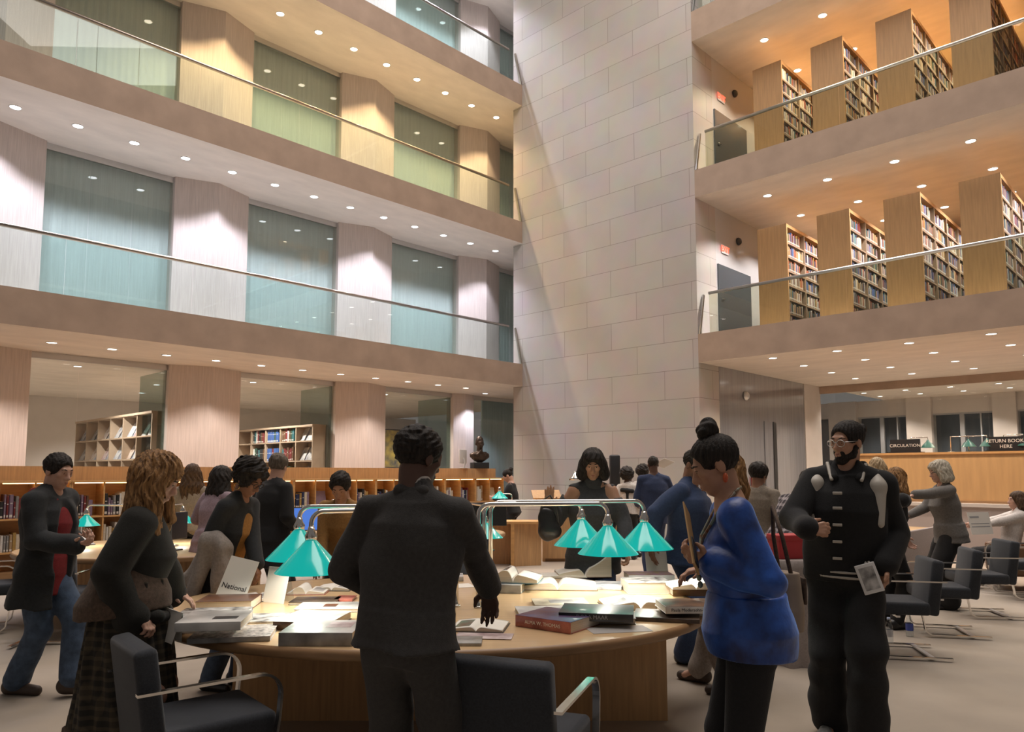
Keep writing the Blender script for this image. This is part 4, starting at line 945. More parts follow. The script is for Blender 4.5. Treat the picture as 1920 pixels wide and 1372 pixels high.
def hand(w, d, n, side, curl=25, k=1., spread=1., thumb=1.):
    # w wrist, d wrist->knuckles, n palm-facing normal, side +1 right / -1 left
    w = np.array(w, float); d = np.array(d, float); d /= np.linalg.norm(d); n = np.array(n, float); n -= d * (n @ d); n /= np.linalg.norm(n); t = np.cross(d, n) * side; S = []
    off = [.031, .010, -.011, -.030]; ln = [.088, .092, .089, .081]; fl = [.95, 1.06, .98, .78]
    for i in range(4):
        kn = w + d * ln[i] * k + t * off[i] * k * 1.02; S.append(caps(w + t * off[i] * .55 * k + d * .01, kn, .0165 * k, .0125 * k)); p = kn; ang = 0; fd = d + t * off[i] * 3.2 * spread; fd /= np.linalg.norm(fd)
        for j, (L, r) in enumerate(((.044, .0098), (.028, .0088), (.021, .0078))):
            ang += math.radians(curl * (.75, 1.1, .8)[j] * (1 + .12 * i)); q = p + (fd * math.cos(ang) + n * math.sin(ang)) * L * fl[i] * k; S.append(caps(p, q, r * k, (r - .001) * k)); p = q
    b = w + d * .022 * k + t * .026 * k; q = b + (d * .62 + t * .72 * thumb + n * .35) * .046 * k; S.append(caps(b, q, .0165 * k, .0115 * k)); e = q + (d * .85 + t * .22 * thumb + n * .35) * .034 * k; S.append(caps(q, e, .0112 * k, .0085 * k))
    return S
class Person:
    def __init__(s, label, u, Y, rz, H=1.72, sex='f', lean=0, side_lean=0, yaw=0, pitch=0, roll=0, twist=0, feet=None, hipdx=0, hipdy=0, seat=None, wr=None, wl=None, pr=None, pl=None, hr=None, hl=None, girth=1., skin='light', res=1., face=False, group=None, X=None):
        s.X = (u - CX_) / F_ * Y if X is None else X; s.Y = Y; s.rz = math.radians(rz); s.root = thing('person', label, 'person', (s.X, Y, 0), s.rz, group)
        s.inv = Matrix.Rotation(-s.rz, 4, 'Z') @ Matrix.Translation((-s.X, -Y, 0)); s.res = res; s.skin = SK[skin]; s.sex = sex; s.H = H
        k = s.k = H / 1.75; g = girth; s.g = g
        hz = .925 * k if seat is None else seat; s.hip = np.array([hipdx, hipdy, hz]); s.R = rot('Z', twist) @ rot('X', -lean) @ rot('Y', side_lean)
        U = lambda x, y, z: s.hip + s.R @ (np.array([x, y, z]) * k)
        s.U = U; sw = .178 if sex == 'm' else .152; s.sw = sw
        s.nb = U(0, -.015, .53); s.shR = U(sw, -.012, .475); s.shL = U(-sw, -.012, .475)
        s.HR_ = s.R @ rot('X', lean * .45) @ rot('Z', yaw) @ rot('X', -pitch) @ rot('Y', roll)
        s.hc = s.nb + (s.R @ rot('X', lean * .3)) @ (np.array([0, .028 + .05 * math.sin(math.radians(max(pitch, 0))), .165]) * k); s.hk = 1.0 * (.97 + .03 * k)
        fR, fL = feet if feet else ((.10, .0), (-.10, .03)); s.legs = []
        for (sx, ft) in ((1, fR), (-1, fL)):
            hp = s.hip + rot('Z', twist * .5) @ np.array([sx * .088 * k, 0, -.03 * k]); an = np.array([ft[0], ft[1], (.085 if len(ft) < 3 else ft[2]) * 1.0]); kn, an = ik(hp, an, .435 * k, .425 * k, (ft[0] * .2, 1, 0)); s.legs.append((hp, kn, an))
        s.arms = []
        for (sx, sh, tgt, pole, hd) in ((1, s.shR, wr, pr, hr), (-1, s.shL, wl, pl, hl)):
            if tgt is None: tgt = sh + np.array([sx * .07, .03, -.50 * k])
            elif isinstance(tgt, Vector): v = s.inv @ tgt; tgt = np.array([v.x, v.y, v.z])
            el, w = ik(sh, tgt, .285 * k, .255 * k, pole if pole is not None else (sx * .5, -1, -.4))
            fd = (w - el) / np.linalg.norm(w - el); hd = hd or {}
            d = hd.get('d'); n = hd.get('n')
            if hd.get('world'):
                Rw = np.array(s.inv.to_3x3()); d = None if d is None else Rw @ np.array(d, float); n = None if n is None else Rw @ np.array(n, float)
            s.arms.append((sh, el, w, fd if d is None else np.array(d, float), np.array([-sx, 0, 0.]) if n is None else np.array(n, float), hd.get('curl', 25), hd.get('thumb', 1.)))
        s.body(face)
    def torso(s, inf=0., top=.50, bot=-.15, waist=1.):
        g = s.g
        if s.sex == 'm': zs = [-.12, -.05, .08, .17, .32, .42, .50]; rx = [.125, .168, .155 * waist, .15 * waist, .172, .165, .085]; ry = [.078, .118, .108 * waist, .106 * waist, .120, .100, .062]; cy = [0, -.005, .002, .0, .0, -.01, -.02]
        else: zs = [-.13, -.06, .07, .15, .30, .40, .50]; rx = [.125, .172, .136 * waist, .128 * waist, .146, .138, .068]; ry = [.080, .122, .100 * waist, .096 * waist, .122, .094, .055]; cy = [-.005, -.012, .004, .006, .018, .0, -.018]
        k = s.k; A = lambda a: [v * k * g + inf for v in a]
        return sect(s.hip, s.R, [v * k for v in zs], A(rx), A(ry), [v * k for v in cy])
    def shoulders(s, r=.055, inf=0.): return [caps(s.shR, s.U(.05, -.02, .50), r * s.k + inf, .058 * s.k + inf), caps(s.shL, s.U(-.05, -.02, .50), r * s.k + inf, .058 * s.k + inf)]
    def armshapes(s, i, inf=0., fore=1., r0=.050, r1=.040, r2=.028):
        sh, el, w = s.arms[i][:3]; g = .5 + .5 * s.g; o = [caps(sh, el, r0 * g + inf, r1 * g + inf)]
        if fore > 0: o.append(caps(el, el + (w - el) * fore, r1 * g + inf, (r1 + (r2 - r1) * fore) * g + inf))
        return o
    def armset(s, i, *a, **kw):
        o = s.armshapes(i, *a, **kw)
        for q in o: q.k = .010
        return o
    def legshapes(s, inf=0., upto=1., flare=0.):
        g = .6 + .4 * s.g; o = []
        for hp, kn, an in s.legs:
            o.append(caps(hp + np.array([0, -.01, .0]), kn, .088 * g * s.k + inf, .058 * g + inf + flare * .4)); o.append(caps(kn, kn + (an - kn) * upto, .056 * g + inf + flare * .4, .042 * g + inf + flare))
        return o
    def HP(s, p): return s.hc + s.HR_ @ (np.array(p, float) * s.hk)
    def hcaps(s, a, b, ra, rb=None): return caps(s.HP(a), s.HP(b), ra * s.hk, (ra if rb is None else rb) * s.hk)
    def hell(s, c, r): return ell(s.HP(c), np.array(r) * s.hk, np.asarray(s.HR_, f32))
    def body(s, face):
        b = [s.torso()] + s.shoulders(.045); 
        for i in (0, 1): b += s.armshapes(i)
        b += s.legshapes(); 
        for hp, kn, an in s.legs: b.append(caps(an, an + np.array([0, .12, -.05]), .035, .028))
        fem = s.sex == 'f'
        H = [s.hell((0, -.018, .034), (.074, .094, .083)), s.hell((0, .026, -.036), (.055 if fem else .060, .060, .078)), s.hcaps((0, .060, -.094), (0, .062, -.092), .020 if fem else .025)]
        for x in (-1, 1): H += [s.hcaps((x * .046, -.002, -.058), (x * .012, .058, -.094), .018 if fem else .022), s.hell((x * .040, .058, -.012), (.022, .024, .02)), s.hell((x * .078, -.012, -.010), (.010, .020, .032)), s.hell((x * .031, .072, .010), (.015, .014, .013))]
        H += [s.hcaps((-.03, .075, .030), (.03, .075, .030), .012 if fem else .015), s.hcaps((0, .084, .016), (0, .108, -.026), .0075, .0125), s.hcaps((-.010, .094, -.033), (.010, .094, -.033), .0085), s.hell((0, .084, -.060), (.022, .012, .006)), s.hell((0, .083, -.071), (.018, .012, .0065))]
        neck = [caps(s.HP((0, -.022, -.06)), s.nb + s.R @ np.array([0, 0, -.03]), .050 if fem else .060, .062 if fem else .07), caps(s.nb, s.U(.10, -.015, .475), .05, .045), caps(s.nb, s.U(-.10, -.015, .475), .05, .045)]
        hh = .0065 * s.res; cc = .018
        parts = [(union(b + neck, .035), cc), (union(H + neck, .018), max(hh, .005))]
        for i, sd in ((0, 1), (1, -1)):
            sh, el, w, d, n, cu, th = s.arms[i]; parts.append((union([caps(el + (w - el) * .55, w, .036, .027)] + hand(w, d, n, sd, cu, .98 if not fem else .9, thumb=th), .010), .0055 * s.res if s.res < 1.6 else .010))
        nets_obj('body', parts, s.skin, s.root)
        if face:
            mb = MB(); M4 = Matrix.Translation(Vector(s.hc)) @ Matrix([[*r] for r in (s.HR_ * s.hk)]).to_4x4()
            for x in (-1, 1): mb.ball((x * .031, .0785, .008), (.0125, .008, .0055), 10, 0, M4); mb.ball((x * .031, .0852, .0065), (.0055, .003, .005), 10, 1, M4)
            mb.build('eyes', [EYEW, EYED], s.root)
            mb = MB()
            for x in (-1, 1): mb.tube([M4 @ Vector(p) for p in ((x * .014, .0895, .030), (x * .032, .0885, .036), (x * .050, .074, .030))], [.003, .0038, .002], 6); mb.tube([M4 @ Vector(p) for p in ((x * .018, .0865, .0125), (x * .031, .0885, .0145), (x * .044, .082, .0115))], .0018, 5)
            mb.build('eyebrows', s.hairm if hasattr(s, 'hairm') else HR['black'], s.root)
            mb = MB(); mb.tube([M4 @ Vector(p) for p in ((-.024, .082, -.066), (-.008, .0955, -.062), (0, .0965, -.0635), (.008, .0955, -.062), (.024, .082, -.066))], [.002, .0045, .004, .0045, .002], 8); mb.tube([M4 @ Vector(p) for p in ((-.022, .082, -.067), (0, .0945, -.0725), (.022, .082, -.067))], [.002, .0055, .002], 8)
            mb.build('lips', LIP, s.root)
    # ---- hair
    def hair(s, style, col, length=.3, vol=0., bun=None, seed=1, side=None):
        S = [s.hell((0, -.022, .040), (.084 + vol, .104 + vol, .092 + vol))]; m = HR[col]; face = [s.hell((0, .105 + vol * .3, -.052), (.066, .080, .104)), s.hell((0, .13, .022), (.056, .058, .060))]; cuts = []; nz = wav(.004, seed, s.hc, 22); k = .03; ho = []
        up = s.HR_ @ np.array([0, 0, 1.]); fw = s.HR_ @ np.array([0, 1., 0]); dn = np.array([0, 0, -1.]); rt = s.HR_ @ np.array([1., 0, 0]); bk = -np.array([fw[0], fw[1], 0])
        if style == 'short': cuts = [(s.HP((0, 0, -.05)), -up * 1 + 0)]; nz = lambda P, a=folds(.005, seed, 190, (1, 1, 1)), b=folds(.004, seed + 2, 60, (1, 1, 1)): a(P) + b(P); face.append(s.hell((0, .122, .008), (.083, .083, .074))); face.append(s.hell((.10, .035, -.075), (.05, .06, .075))); face.append(s.hell((-.10, .035, -.075), (.05, .06, .075)))
        if style == 'curly':
            nz = lambda P, a=folds(.012, seed, 55, (1, 1, 1)), b=folds(.007, seed + 5, 110, (1, 1, 1)): a(P) + b(P); S.append(s.hell((0, -.03, .06), (.09 + vol, .10 + vol, .09 + vol))); cuts = [(s.HP((0, 0, -.075)), -up)]; face.append(s.hell((0, .132, .012), (.092, .085, .072)))
        if style in ('long', 'bob'):
            L = length
            for x, y in ((-.078, .0), (-.075, -.05), (-.045, -.088), (0, -.10), (.045, -.088), (.075, -.05), (.078, .0)):
                a = s.HP((x * .95, y * .9, .0)); b = a + dn * (L * .5) + (rt * x * .35) * (1 if L > .2 else .6) + bk * .02; S.append(caps(a, b, .032 + vol, .036 + vol))
                if L > .2: S.append(caps(b, b + dn * (L * .5) + rt * x * .25 + bk * .015, .036 + vol, .016 + vol * .6))
            for x in (-.05, -.025, 0, .025, .05):
                if style == 'bob' and side is None: S.append(s.hcaps((x * .9, .045, .10), (x * 1.15, .088 - abs(x) * .5, .072), .016))
            nz = wav(.009 if L > .2 else .005, seed, s.hc, 15, 14); face.append(s.hell((0, .12, -.11), (.058, .085, .12))); face.append(s.hell((0, .13 + vol * .5, .004), (.078, .082 + vol * .6, .076)) if style == 'long' else s.hell((0, .13, -.02), (.06, .07, .07)))
            if side is not None:
                for z0, z1 in ((0, -.18), (-.18, -.40)): S.append(caps(s.HP((side * .075, .02, z0 * .3)) + dn * (-z0), s.HP((side * .078, .03, z0 * .3)) + dn * (-z1) * 1. + fw * .03, .03, .028))
        if style == 'updo': face.append(s.hell((0, .122, .010), (.085, .085, .080)))
        if style == 'updo': cuts = [(s.HP((0, 0, -.07)), -up)]; face += [s.hell((.088, .03, -.06), (.04, .055, .075)), s.hell((-.088, .03, -.06), (.04, .055, .075))]
        if bun is not None:
            bx, by, bz, br = bun; ho.append((union([s.hell((bx, by, bz), (br, br, br * .9)), s.hell((bx + .01, by - .02, bz + br * .6), (br * .7, br * .6, br * .5)), s.hcaps((bx, by, bz), (bx * .5, by * .6, bz * .75), br * .6)], .02, noise=lambda P, a=folds(.008, seed + 3, 80, (1, 1, 1)): a(P)), .006 * s.res))
        for sgn in (): pass
        nets_obj('hair', [(union(S, k, cuts=cuts, subs=face, noise=nz), max(.0065 * s.res, .006))] + ho, m, s.root)
    # ---- clothing
    def top(s, name, mat, hem=-.12, sleeve=.97, inf=.018, loose=.012, neck=.505, waist=1., fold=.010, seed=1, h=.010, flare=0., vneck=0, arms=True, noneck=False, upper=1.0, extra=(), subs=(), cuffr=.0, armcut=False):
        k = s.k; S = [s.torso(inf, waist=waist)]
        if hem < -.15 or flare > 0: S.append(sect(s.hip, s.R, [(hem - .02) * k, (hem * .5 + .01) * k, .07 * k], [(.172 * s.g + flare) * k + inf, .172 * k * s.g + inf, .15 * k * s.g + inf], [(.125 * s.g + flare) * k + inf, .122 * k * s.g + inf, .11 * k * s.g + inf], [0, -.005, 0]))
        S += s.shoulders(.047, inf * .6)
        S.append(caps(s.U(0, -.02, .49), s.nb + (s.hc - s.nb) * .22, .078 if s.sex == 'm' else .068, .070 if s.sex == 'm' else .060)); S += list(extra)
        R = s.R; cuts = [(s.U(0, 0, hem), R @ np.array([0, 0, -1.]))]
        sb = [caps(s.nb + R @ np.array([0, .0, .02]), s.HP((0, -.02, -.06)), .063 if s.sex == 'm' else .053, .058 if s.sex == 'm' else .048), ell(s.U(0, .085, .60), np.array([.075, .085, .085]) * k)]
        if vneck: sb.append(caps(s.U(0, .02, .53), s.U(0, .16, .53 - vneck), .062, .02))
        nz = folds(fold, seed, 13, (1, 1, .6)) if fold else None
        T = union(S, .03, cuts=cuts, subs=sb + list(subs)); A = []
        if arms:
            for i in (0, 1): A += s.armset(i, inf * .35 + loose * .4, sleeve, r0=.048, r1=.041, r2=.031 + cuffr * .6)
        return nets_obj(name, [(union([T] + A, .012, subs=sb[:1] + (list(subs) if armcut else []), noise=nz), h * s.res)], mat, s.root)
    def pants(s, mat, inf=.014, flare=.012, upto=.97, name='trousers', fold=.008, seed=3, h=.011):
        S = [s.torso(inf)] + s.legshapes(inf, upto, flare)
        return nets_obj(name, [(union(S, .03, cuts=[(s.U(0, 0, .05), s.R @ np.array([0, 0, 1.]))], noise=folds(fold, seed, 16, (.7, .7, 1.3))), h * s.res)], mat, s.root)
    def skirt(s, name, mat, z0, z1, top=(.165, .12), bot=(.24, .20), fold=.012, h=.011, cy1=0., cx1=0., mid=None, nz=None):
        # z0 upper, z1 lower (absolute heights)
        zs = [z1, (z0 + z1) / 2, z0, z0 + .06]; m = mid or ((top[0] + bot[0]) / 2, (top[1] + bot[1]) / 2)
        c = s.hip; nz = nz or wav(fold, 5, c, 9, 1.2)
        return nets_obj(name, [(union([sect((c[0], c[1], 0), np.eye(3), zs, [bot[0], m[0], top[0], top[0] * .97], [bot[1], m[1], top[1], top[1] * .97], [cy1, cy1 * .5, 0, 0], [cx1, cx1 * .5, 0, 0])], noise=nz), h * s.res)], mat, s.root)
    def shoes(s, mat, name='shoe', size=1.0, yaw=(8, -8)):
        for (hp, kn, an), yw in zip(s.legs, yaw):
            f = rot('Z', -yw) @ np.array([0, 1., 0]); z = an[2] - .085; dz = max(0, an[2] - .085); tz = .032 + z * .25
            heel = np.array([an[0], an[1], .04 + z]) - f * .045; toe = np.array([an[0], an[1], tz]) + f * .155 * size
            nets_obj(name, [(union([caps(heel, toe, .042 * size, .034 * size), caps(heel + [0, 0, .02], an + [0, 0, .02], .043 * size, .046 * size)], .04, cuts=[((0, 0, .002 + 0 * z), (0, 0, -1))]), .009 * s.res)], mat, s.root)
    def local(s, v): q = s.inv @ Vector(v); return np.array([q.x, q.y, q.z])
    def extra(s, name, shapes, mat, k=.02, h=.008, noise=None, cuts=(), subs=(), inf=0.): return nets_obj(name, [(union(shapes, k, inf, cuts, subs, noise), h * s.res)], mat, s.root)
# ------------------------------------------------------------------ the people of the photograph
CL = {'suit': cloth('charcoal_suit', (.042, .040, .039)), 'black': cloth('black_cloth', (.012, .012, .013)), 'coat': cloth('dark_green_black_wool', (.014, .0135, .011)), 'brownwool': cloth('brown_wool', (.085, .055, .038), var=.3), 'cardigan': cloth('black_cardigan', (.020, .022, .024)), 'ochre': cloth('ochre_blouse', (.36, .17, .04)), 'greycoat': cloth('grey_coat', (.30, .265, .24)),
      'jeans': cloth('blue_jeans', (.055, .085, .14), var=.3, scale=20), 'redshirt': cloth('red_shirt', (.20, .012, .015)), 'beige': cloth('beige_knit', (.24, .20, .155)), 'mauve': cloth('mauve_jacket', (.30, .22, .25)), 'mustard': cloth('mustard_jacket', (.27, .14, .04)), 'turtle': cloth('slate_knit', (.042, .044, .048)), 'navy': cloth('navy_suit', (.022, .035, .085)), 'bluesuit': cloth('blue_suit', (.032, .055, .125)),
      'white': cloth('white_cloth', (.62, .57, .53)), 'leather': M_('black_leather', (.012, .012, .012), .35, bump=.2, bscale=60), 'shoe': M_('black_shoe', (.012, .011, .011), .3), 'brownshoe': M_('brown_shoe', (.06, .04, .03), .6), 'blazer': cloth('grey_blazer', (.145, .135, .125)), 'varsity': cloth('black_varsity_wool', (.010, .010, .011)), 'cream': M_('cream_leather', (.50, .46, .40), .5), 'tights': cloth('black_tights', (.010, .010, .012), sheen=.1)}
VEL = M_('blue_velvet', (.006, .022, .15), .42, var=.5, scale=9, col2=(.02, .10, .46), bump=.25, bscale=26, sheen=.9); VEL.node_tree.nodes['Principled BSDF'].inputs['Sheen Tint'].default_value = (.25, .45, 1, 1)
PLAID = plaidmat('plaid_shirt', (.035, .03, .035), (.36, .32, .33), 5.5); PLAIDC = plaidmat('plaid_coat', (.016, .014, .011), (.075, .058, .036), 7.0)
def wp(u, v, Y): return ony(u, v, Y)
def held(name, label, cat, p, R, parts):
    t = thing(name, label, cat, p); t.rotation_euler = R
    for nm, mb, m in parts: mb.build(nm, m, t)
    return t
def tubes(path, r): return [caps(path[i], path[i + 1], r if not isinstance(r, (list, tuple)) else r[i], r if not isinstance(r, (list, tuple)) else r[i + 1]) for i in range(len(path) - 1)]

# 1 suited man, from behind, in the centre
p = Person('man in a charcoal suit seen from behind, leaning to the table in the centre', 766, 3.12, -10, 1.80, 'm', lean=5, side_lean=2, yaw=-32, pitch=12, feet=((.17, -.02), (-.13, .05)), wr=wp(934, 1146, 3.66), pr=(.7, -.6, -.4), hr=dict(d=(.1, .35, -1), n=(-.2, -1, -.3), curl=22, world=True), wl=np.array([-.16, .24, 1.06]), pl=(-1, -.6, -.4), skin='dark', girth=1.02)
p.pants(CL['suit'], inf=.018, flare=.04, fold=.010); p.shoes(CL['shoe'])
p.top('suit_jacket', CL['suit'], hem=-.06, sleeve=.93, inf=.030, loose=.030, fold=.012, flare=.03, h=.009, cuffr=.014, waist=1.06)
p.extra('jacket_collar', [caps(p.U(-.05, -.065, .555), p.U(.05, -.065, .555), .018), caps(p.U(.05, -.065, .555), p.U(.085, .0, .525), .018), caps(p.U(-.05, -.065, .555), p.U(-.085, .0, .525), .018), caps(p.U(.085, 0, .525), p.U(.05, .12, .36), .016), caps(p.U(-.085, 0, .525), p.U(-.05, .12, .36), .016)], CL['suit'], .03)
sh, el, w = p.arms[0][:3]; p.extra('shirt_cuff', [caps(el + (w - el) * .90, el + (w - el) * 1.0, .040, .036)], CL['white'], .01)
p.extra('shirt_collar', [caps(p.nb + p.R @ np.array([0, -.0, .0]), p.nb + (p.hc - p.nb) * .30, .070, .066)], CL['white'], h=.008); p.hair('short', 'black', vol=.007, seed=4)

# 2 woman in the long dark coat, left
p = Person('woman with wavy auburn hair in a long dark coat at the left of the table', 258, 3.95, -74, 1.69, 'f', lean=7, yaw=-2, pitch=22, feet=((.09, 0), (-.09, .05)), wr=wp(245, 1158, 3.78), pr=(.6, -1, -.3), hr=dict(d=(1, .1, -.35), n=(0, .1, -1), curl=40, world=True), wl=wp(328, 1128, 4.42), pl=(-.6, -.6, -1), hl=dict(d=(1, .15, -.35), n=(0, 0, -1), curl=20, world=True), skin='light', girth=1.1, face=True)
p.hair('long', 'auburn', .50, vol=.024, seed=2, side=-1)
p.shoes(CL['shoe'])
p.top('coat_top', CL['coat'], hem=-.02, sleeve=.97, inf=.035, loose=.065, fold=.016, cuffr=.03, h=.009)
p.skirt('coat_skirt', PLAIDC, .98, .20, top=(.205, .165), bot=(.30, .27), fold=.018)
p.skirt('coat_hem', CL['brownwool'], .27, .20, top=(.303, .273), bot=(.306, .276), fold=.018)
p.extra('shawl_collar', [sect(p.hip, p.R @ rot('X', 14), [.0, .07, .16, .24], [.265, .262, .225, .19], [.225, .222, .18, .145], [-.03, -.02, 0, 0])], CL['brownwool'], h=.009, noise=folds(.012, 4, 18))
p.extra('coat_belt', tubes([p.U(.2, .02, .02), p.U(.15, .16, .0), p.U(0, .2, -.02), p.U(-.15, .16, -.01)], .03), CL['coat'], .02)

# 3 woman with glasses
p = Person('woman with short curly black hair and glasses in a black cardigan over an ochre blouse', 425, 5.75, -104, 1.70, 'f', lean=16, yaw=-4, pitch=26, feet=((.1, 0), (-.1, .1)), wr=wp(424, 1072, 5.55), pr=(.6, -1, -.3), hr=dict(d=(.5, -.3, -.2), n=(-.4, .3, -.8), curl=45, world=True), wl=wp(482, 1072, 5.55), pl=(-.5, -.8, -.6), hl=dict(d=(.35, -.2, -1), n=(-.6, 0, -.3), curl=25, world=True), skin='brown', girth=1.12, face=True)
p.hair('curly', 'black', vol=.026, seed=8); p.pants(CL['jeans'], flare=.02); p.shoes(CL['shoe'])
p.top('blouse', CL['ochre'], hem=-.10, sleeve=.3, inf=.020, loose=.005, fold=.006, vneck=.06, arms=False)
cf = [caps(p.U(0, .20, .56), p.U(0, .22, -.3), .105, .095)]
p.top('cardigan', CL['cardigan'], hem=-.20, sleeve=.96, inf=.030, loose=.022, fold=.010, flare=.02, subs=cf, cuffr=.012)
M4 = Matrix.Translation(Vector(p.hc)) @ Matrix([[*r] for r in p.HR_]).to_4x4()
mb = MB()
for x in (-1, 1): mb.tube([M4 @ (Vector((x * .033, .100, .008)) + Vector((.026 * math.cos(a * .5236), 0, .019 * math.sin(a * .5236)))) for a in range(13)], .0026, 6); mb.tube([M4 @ Vector((x * .058, .098, .014)), M4 @ Vector((x * .080, .0, .008))], .0024, 6)
mb.tube([M4 @ Vector((-.01, .104, .012)), M4 @ Vector((.01, .104, .012))], .0024, 6); mb.build('glasses', MT['black'], p.root)
mb = MB(); c = Vector(p.HP((.083, -.008, -.068))); mb.tube([c + Vector((0, .024 * math.cos(a * .5236), .024 * math.sin(a * .5236))) for a in range(13)], .003, 6)
mb.build('hoop_earring', GOLD, p.root)
wv = p.arms[0]; sleeve_mid = Vector(p.root.matrix_basis @ Vector(wv[1] * .55 + wv[2] * .45))
gc = thing('coat', 'grey coat draped over the forearm of the woman with glasses', 'coat', sleeve_mid)
nets_obj('fabric', [(union([caps((-.02, -.02, .10), (.06, -.04, .07), .085, .07), caps((-.02, -.02, .08), (-.14, -.05, -.24), .085, .05), caps((.05, -.03, .08), (.02, -.06, -.30), .07, .06), caps((.07, .0, .05), (.10, -.02, -.16), .05, .04), caps((-.12, 0, -.05), (-.20, .02, -.18), .06, .07)], .03, noise=folds(.022, 3, 22, (1, 1, .3))), .009)], CL['greycoat'], gc)
held('phone', 'phone with blue edge in the hand of the woman with glasses', 'phone', wp(437, 1098, 5.42), (math.radians(60), .3, .4), [('case', MB().rbox(-.036, .036, -.005, .005, -.07, .07, .004), MT['grey']), ('screen', MB().box(-.033, .033, -.0062, -.005, -.065, .065), MT['white'])])

# 4 walking man
p = Person('walking man in a dark jacket over a red shirt and blue jeans', 96, 5.55, -92, 1.74, 'm', lean=4, yaw=-14, pitch=14, feet=((-.02, -.18, .085), (.02, .26, .11)), wr=wp(140, 1022, 5.38), pr=(.5, -1, -.3), hr=dict(d=(1, -.1, .15), n=(0, .3, 1), curl=35, world=True), wl=wp(136, 1012, 5.66), pl=(-.5, -1, -.3), hl=dict(d=(1, -.2, .1), n=(0, -.3, 1), curl=35, world=True), skin='light', face=True, girth=1.02)
p.hair('short', 'black', vol=.004, seed=3); p.pants(CL['jeans'], inf=.016, flare=.03, upto=.93); p.shoes(CL['brownshoe'], size=1.12)
p.top('shirt', CL['redshirt'], hem=-.20, inf=.022, fold=.003, arms=False); p.extra('hood', [caps(p.U(-.08, -.08, .52), p.U(.08, -.08, .52), .05), caps(p.U(.09, -.06, .53), p.U(.06, .06, .48), .03), caps(p.U(-.09, -.06, .53), p.U(-.06, .06, .48), .03)], CL['redshirt'], .03)
p.top('jacket', CL['cardigan'], hem=-.28, sleeve=.95, inf=.046, loose=.03, flare=.03, fold=.014, subs=[caps(p.U(.02, .19, .58), p.U(.02, .21, -.34), .10, .10)], cuffr=.02, seed=6)
held('phone', 'phone in the hands of the walking man', 'phone', wp(158, 1014, 5.45), (math.radians(20), 0, 1.2), [('case', MB().rbox(-.037, .037, -.075, .075, -.004, .004, .003), MT['grey']), ('screen', MB().box(-.034, .034, -.07, .07, .004, .005), MT['white'])])

# 5-7 people behind on the left
p = Person('woman with long brown hair in a beige top, standing by the low bookcases', 362, 9.9, 10, 1.70, 'f', yaw=20, pitch=10, skin='light', res=1.7, girth=1.15, wr=np.array([.2, .2, 1.1]), wl=np.array([-.2, .2, 1.1])); p.hair('long', 'brown', .34, .012, seed=5); p.pants(CL['black']); p.shoes(CL['shoe']); p.top('knit_top', CL['beige'], hem=-.12, sleeve=.5, inf=.025, loose=.02)
p.extra('shoulder_bag', [caps(p.U(-.30, -.05, -.05), p.U(-.30, .1, -.05), .11, .11), caps(p.U(-.28, 0, .0), p.U(-.14, -.04, .5), .02)], CL['leather'], .03)
p = Person('woman with long black hair in a mauve jacket, left background', 402, 8.3, -25, 1.66, 'f', lean=10, yaw=-10, pitch=15, skin='tan', res=1.7, girth=1.1, wr=np.array([.16, .28, 1.0]), wl=np.array([-.2, .25, 1.0])); p.hair('long', 'black', .34, .018, seed=6); p.pants(CL['black']); p.shoes(CL['shoe']); p.top('jacket', CL['mauve'], hem=-.2, inf=.035, loose=.03, flare=.02)
p = Person('grey-haired man in black behind the woman with glasses', 512, 7.7, -35, 1.80, 'm', lean=5, yaw=25, pitch=10, skin='light', res=1.6, girth=1.12, wr=np.array([.2, .2, 1.0])); p.hair('short', 'grey', vol=.010, seed=7); p.pants(CL['black']); p.shoes(CL['shoe']); p.top('coat', CL['black'], hem=-.3, inf=.035, loose=.025, flare=.03, fold=.008)
# 8 mustard jacket
p = Person('person in a mustard jacket half hidden behind the suited man', 652, 6.75, 168, 1.60, 'm', lean=10, yaw=10, pitch=28, skin='tan', res=1.2, face=True, girth=1.1, wr=wp(600, 1076, 6.45), wl=np.array([-.18, .30, .80]), pr=(.8, -.6, -.4), hr=dict(d=(0, .8, -.5), n=(0, 0, -1), curl=20)); p.hair('short', 'black', vol=.010, seed=9); p.pants(CL['black']); p.shoes(CL['shoe']); p.top('jacket', CL['mustard'], hem=-.15, inf=.03, loose=.026, fold=.014, seed=9)

# 9 woman in the turtleneck
p = Person('woman with dark bob in a slate cold-shoulder turtleneck, waving behind the table', 1110, 6.45, 178, 1.80, 'f', lean=4, yaw=-4, pitch=16, skin='tan', face=True, girth=1.22, wr=wp(1030, 948, 6.25), pr=(.8, .1, -1), hr=dict(d=(0, 0, 1), n=(0, -1, 0), curl=8, world=True), wl=wp(1174, 1030, 6.15), pl=(-1, -.3, -.6), hl=dict(d=(.15, -.3, -1), n=(-.6, -.2, -.3), curl=38, world=True))
p.hair('bob', 'black', .17, .014, seed=11); p.pants(CL['navy']); p.shoes(CL['shoe'])
hol = [ell(p.shR + np.array([.02, .0, -.03]), (.075, .10, .075)), ell(p.shL + np.array([-.02, .0, -.03]), (.075, .10, .075))]
p.top('turtleneck', CL['turtle'], hem=-.20, sleeve=.9, inf=.024, loose=.026, fold=.010, flare=.015, subs=hol, cuffr=.02, armcut=True)
p.extra('roll_collar', [caps(p.nb + np.array([0, .0, -.02]), p.HP((0, -.02, -.10)), .088, .076)], CL['turtle'], .02, subs=[caps(p.nb + np.array([0, 0, .0]), p.HP((0, -.02, -.02)), .066, .060)])
hb = thing('handbag', 'black leather handbag hanging from the waving arm of the woman in the turtleneck', 'bag', wp(1027, 975, 6.12))
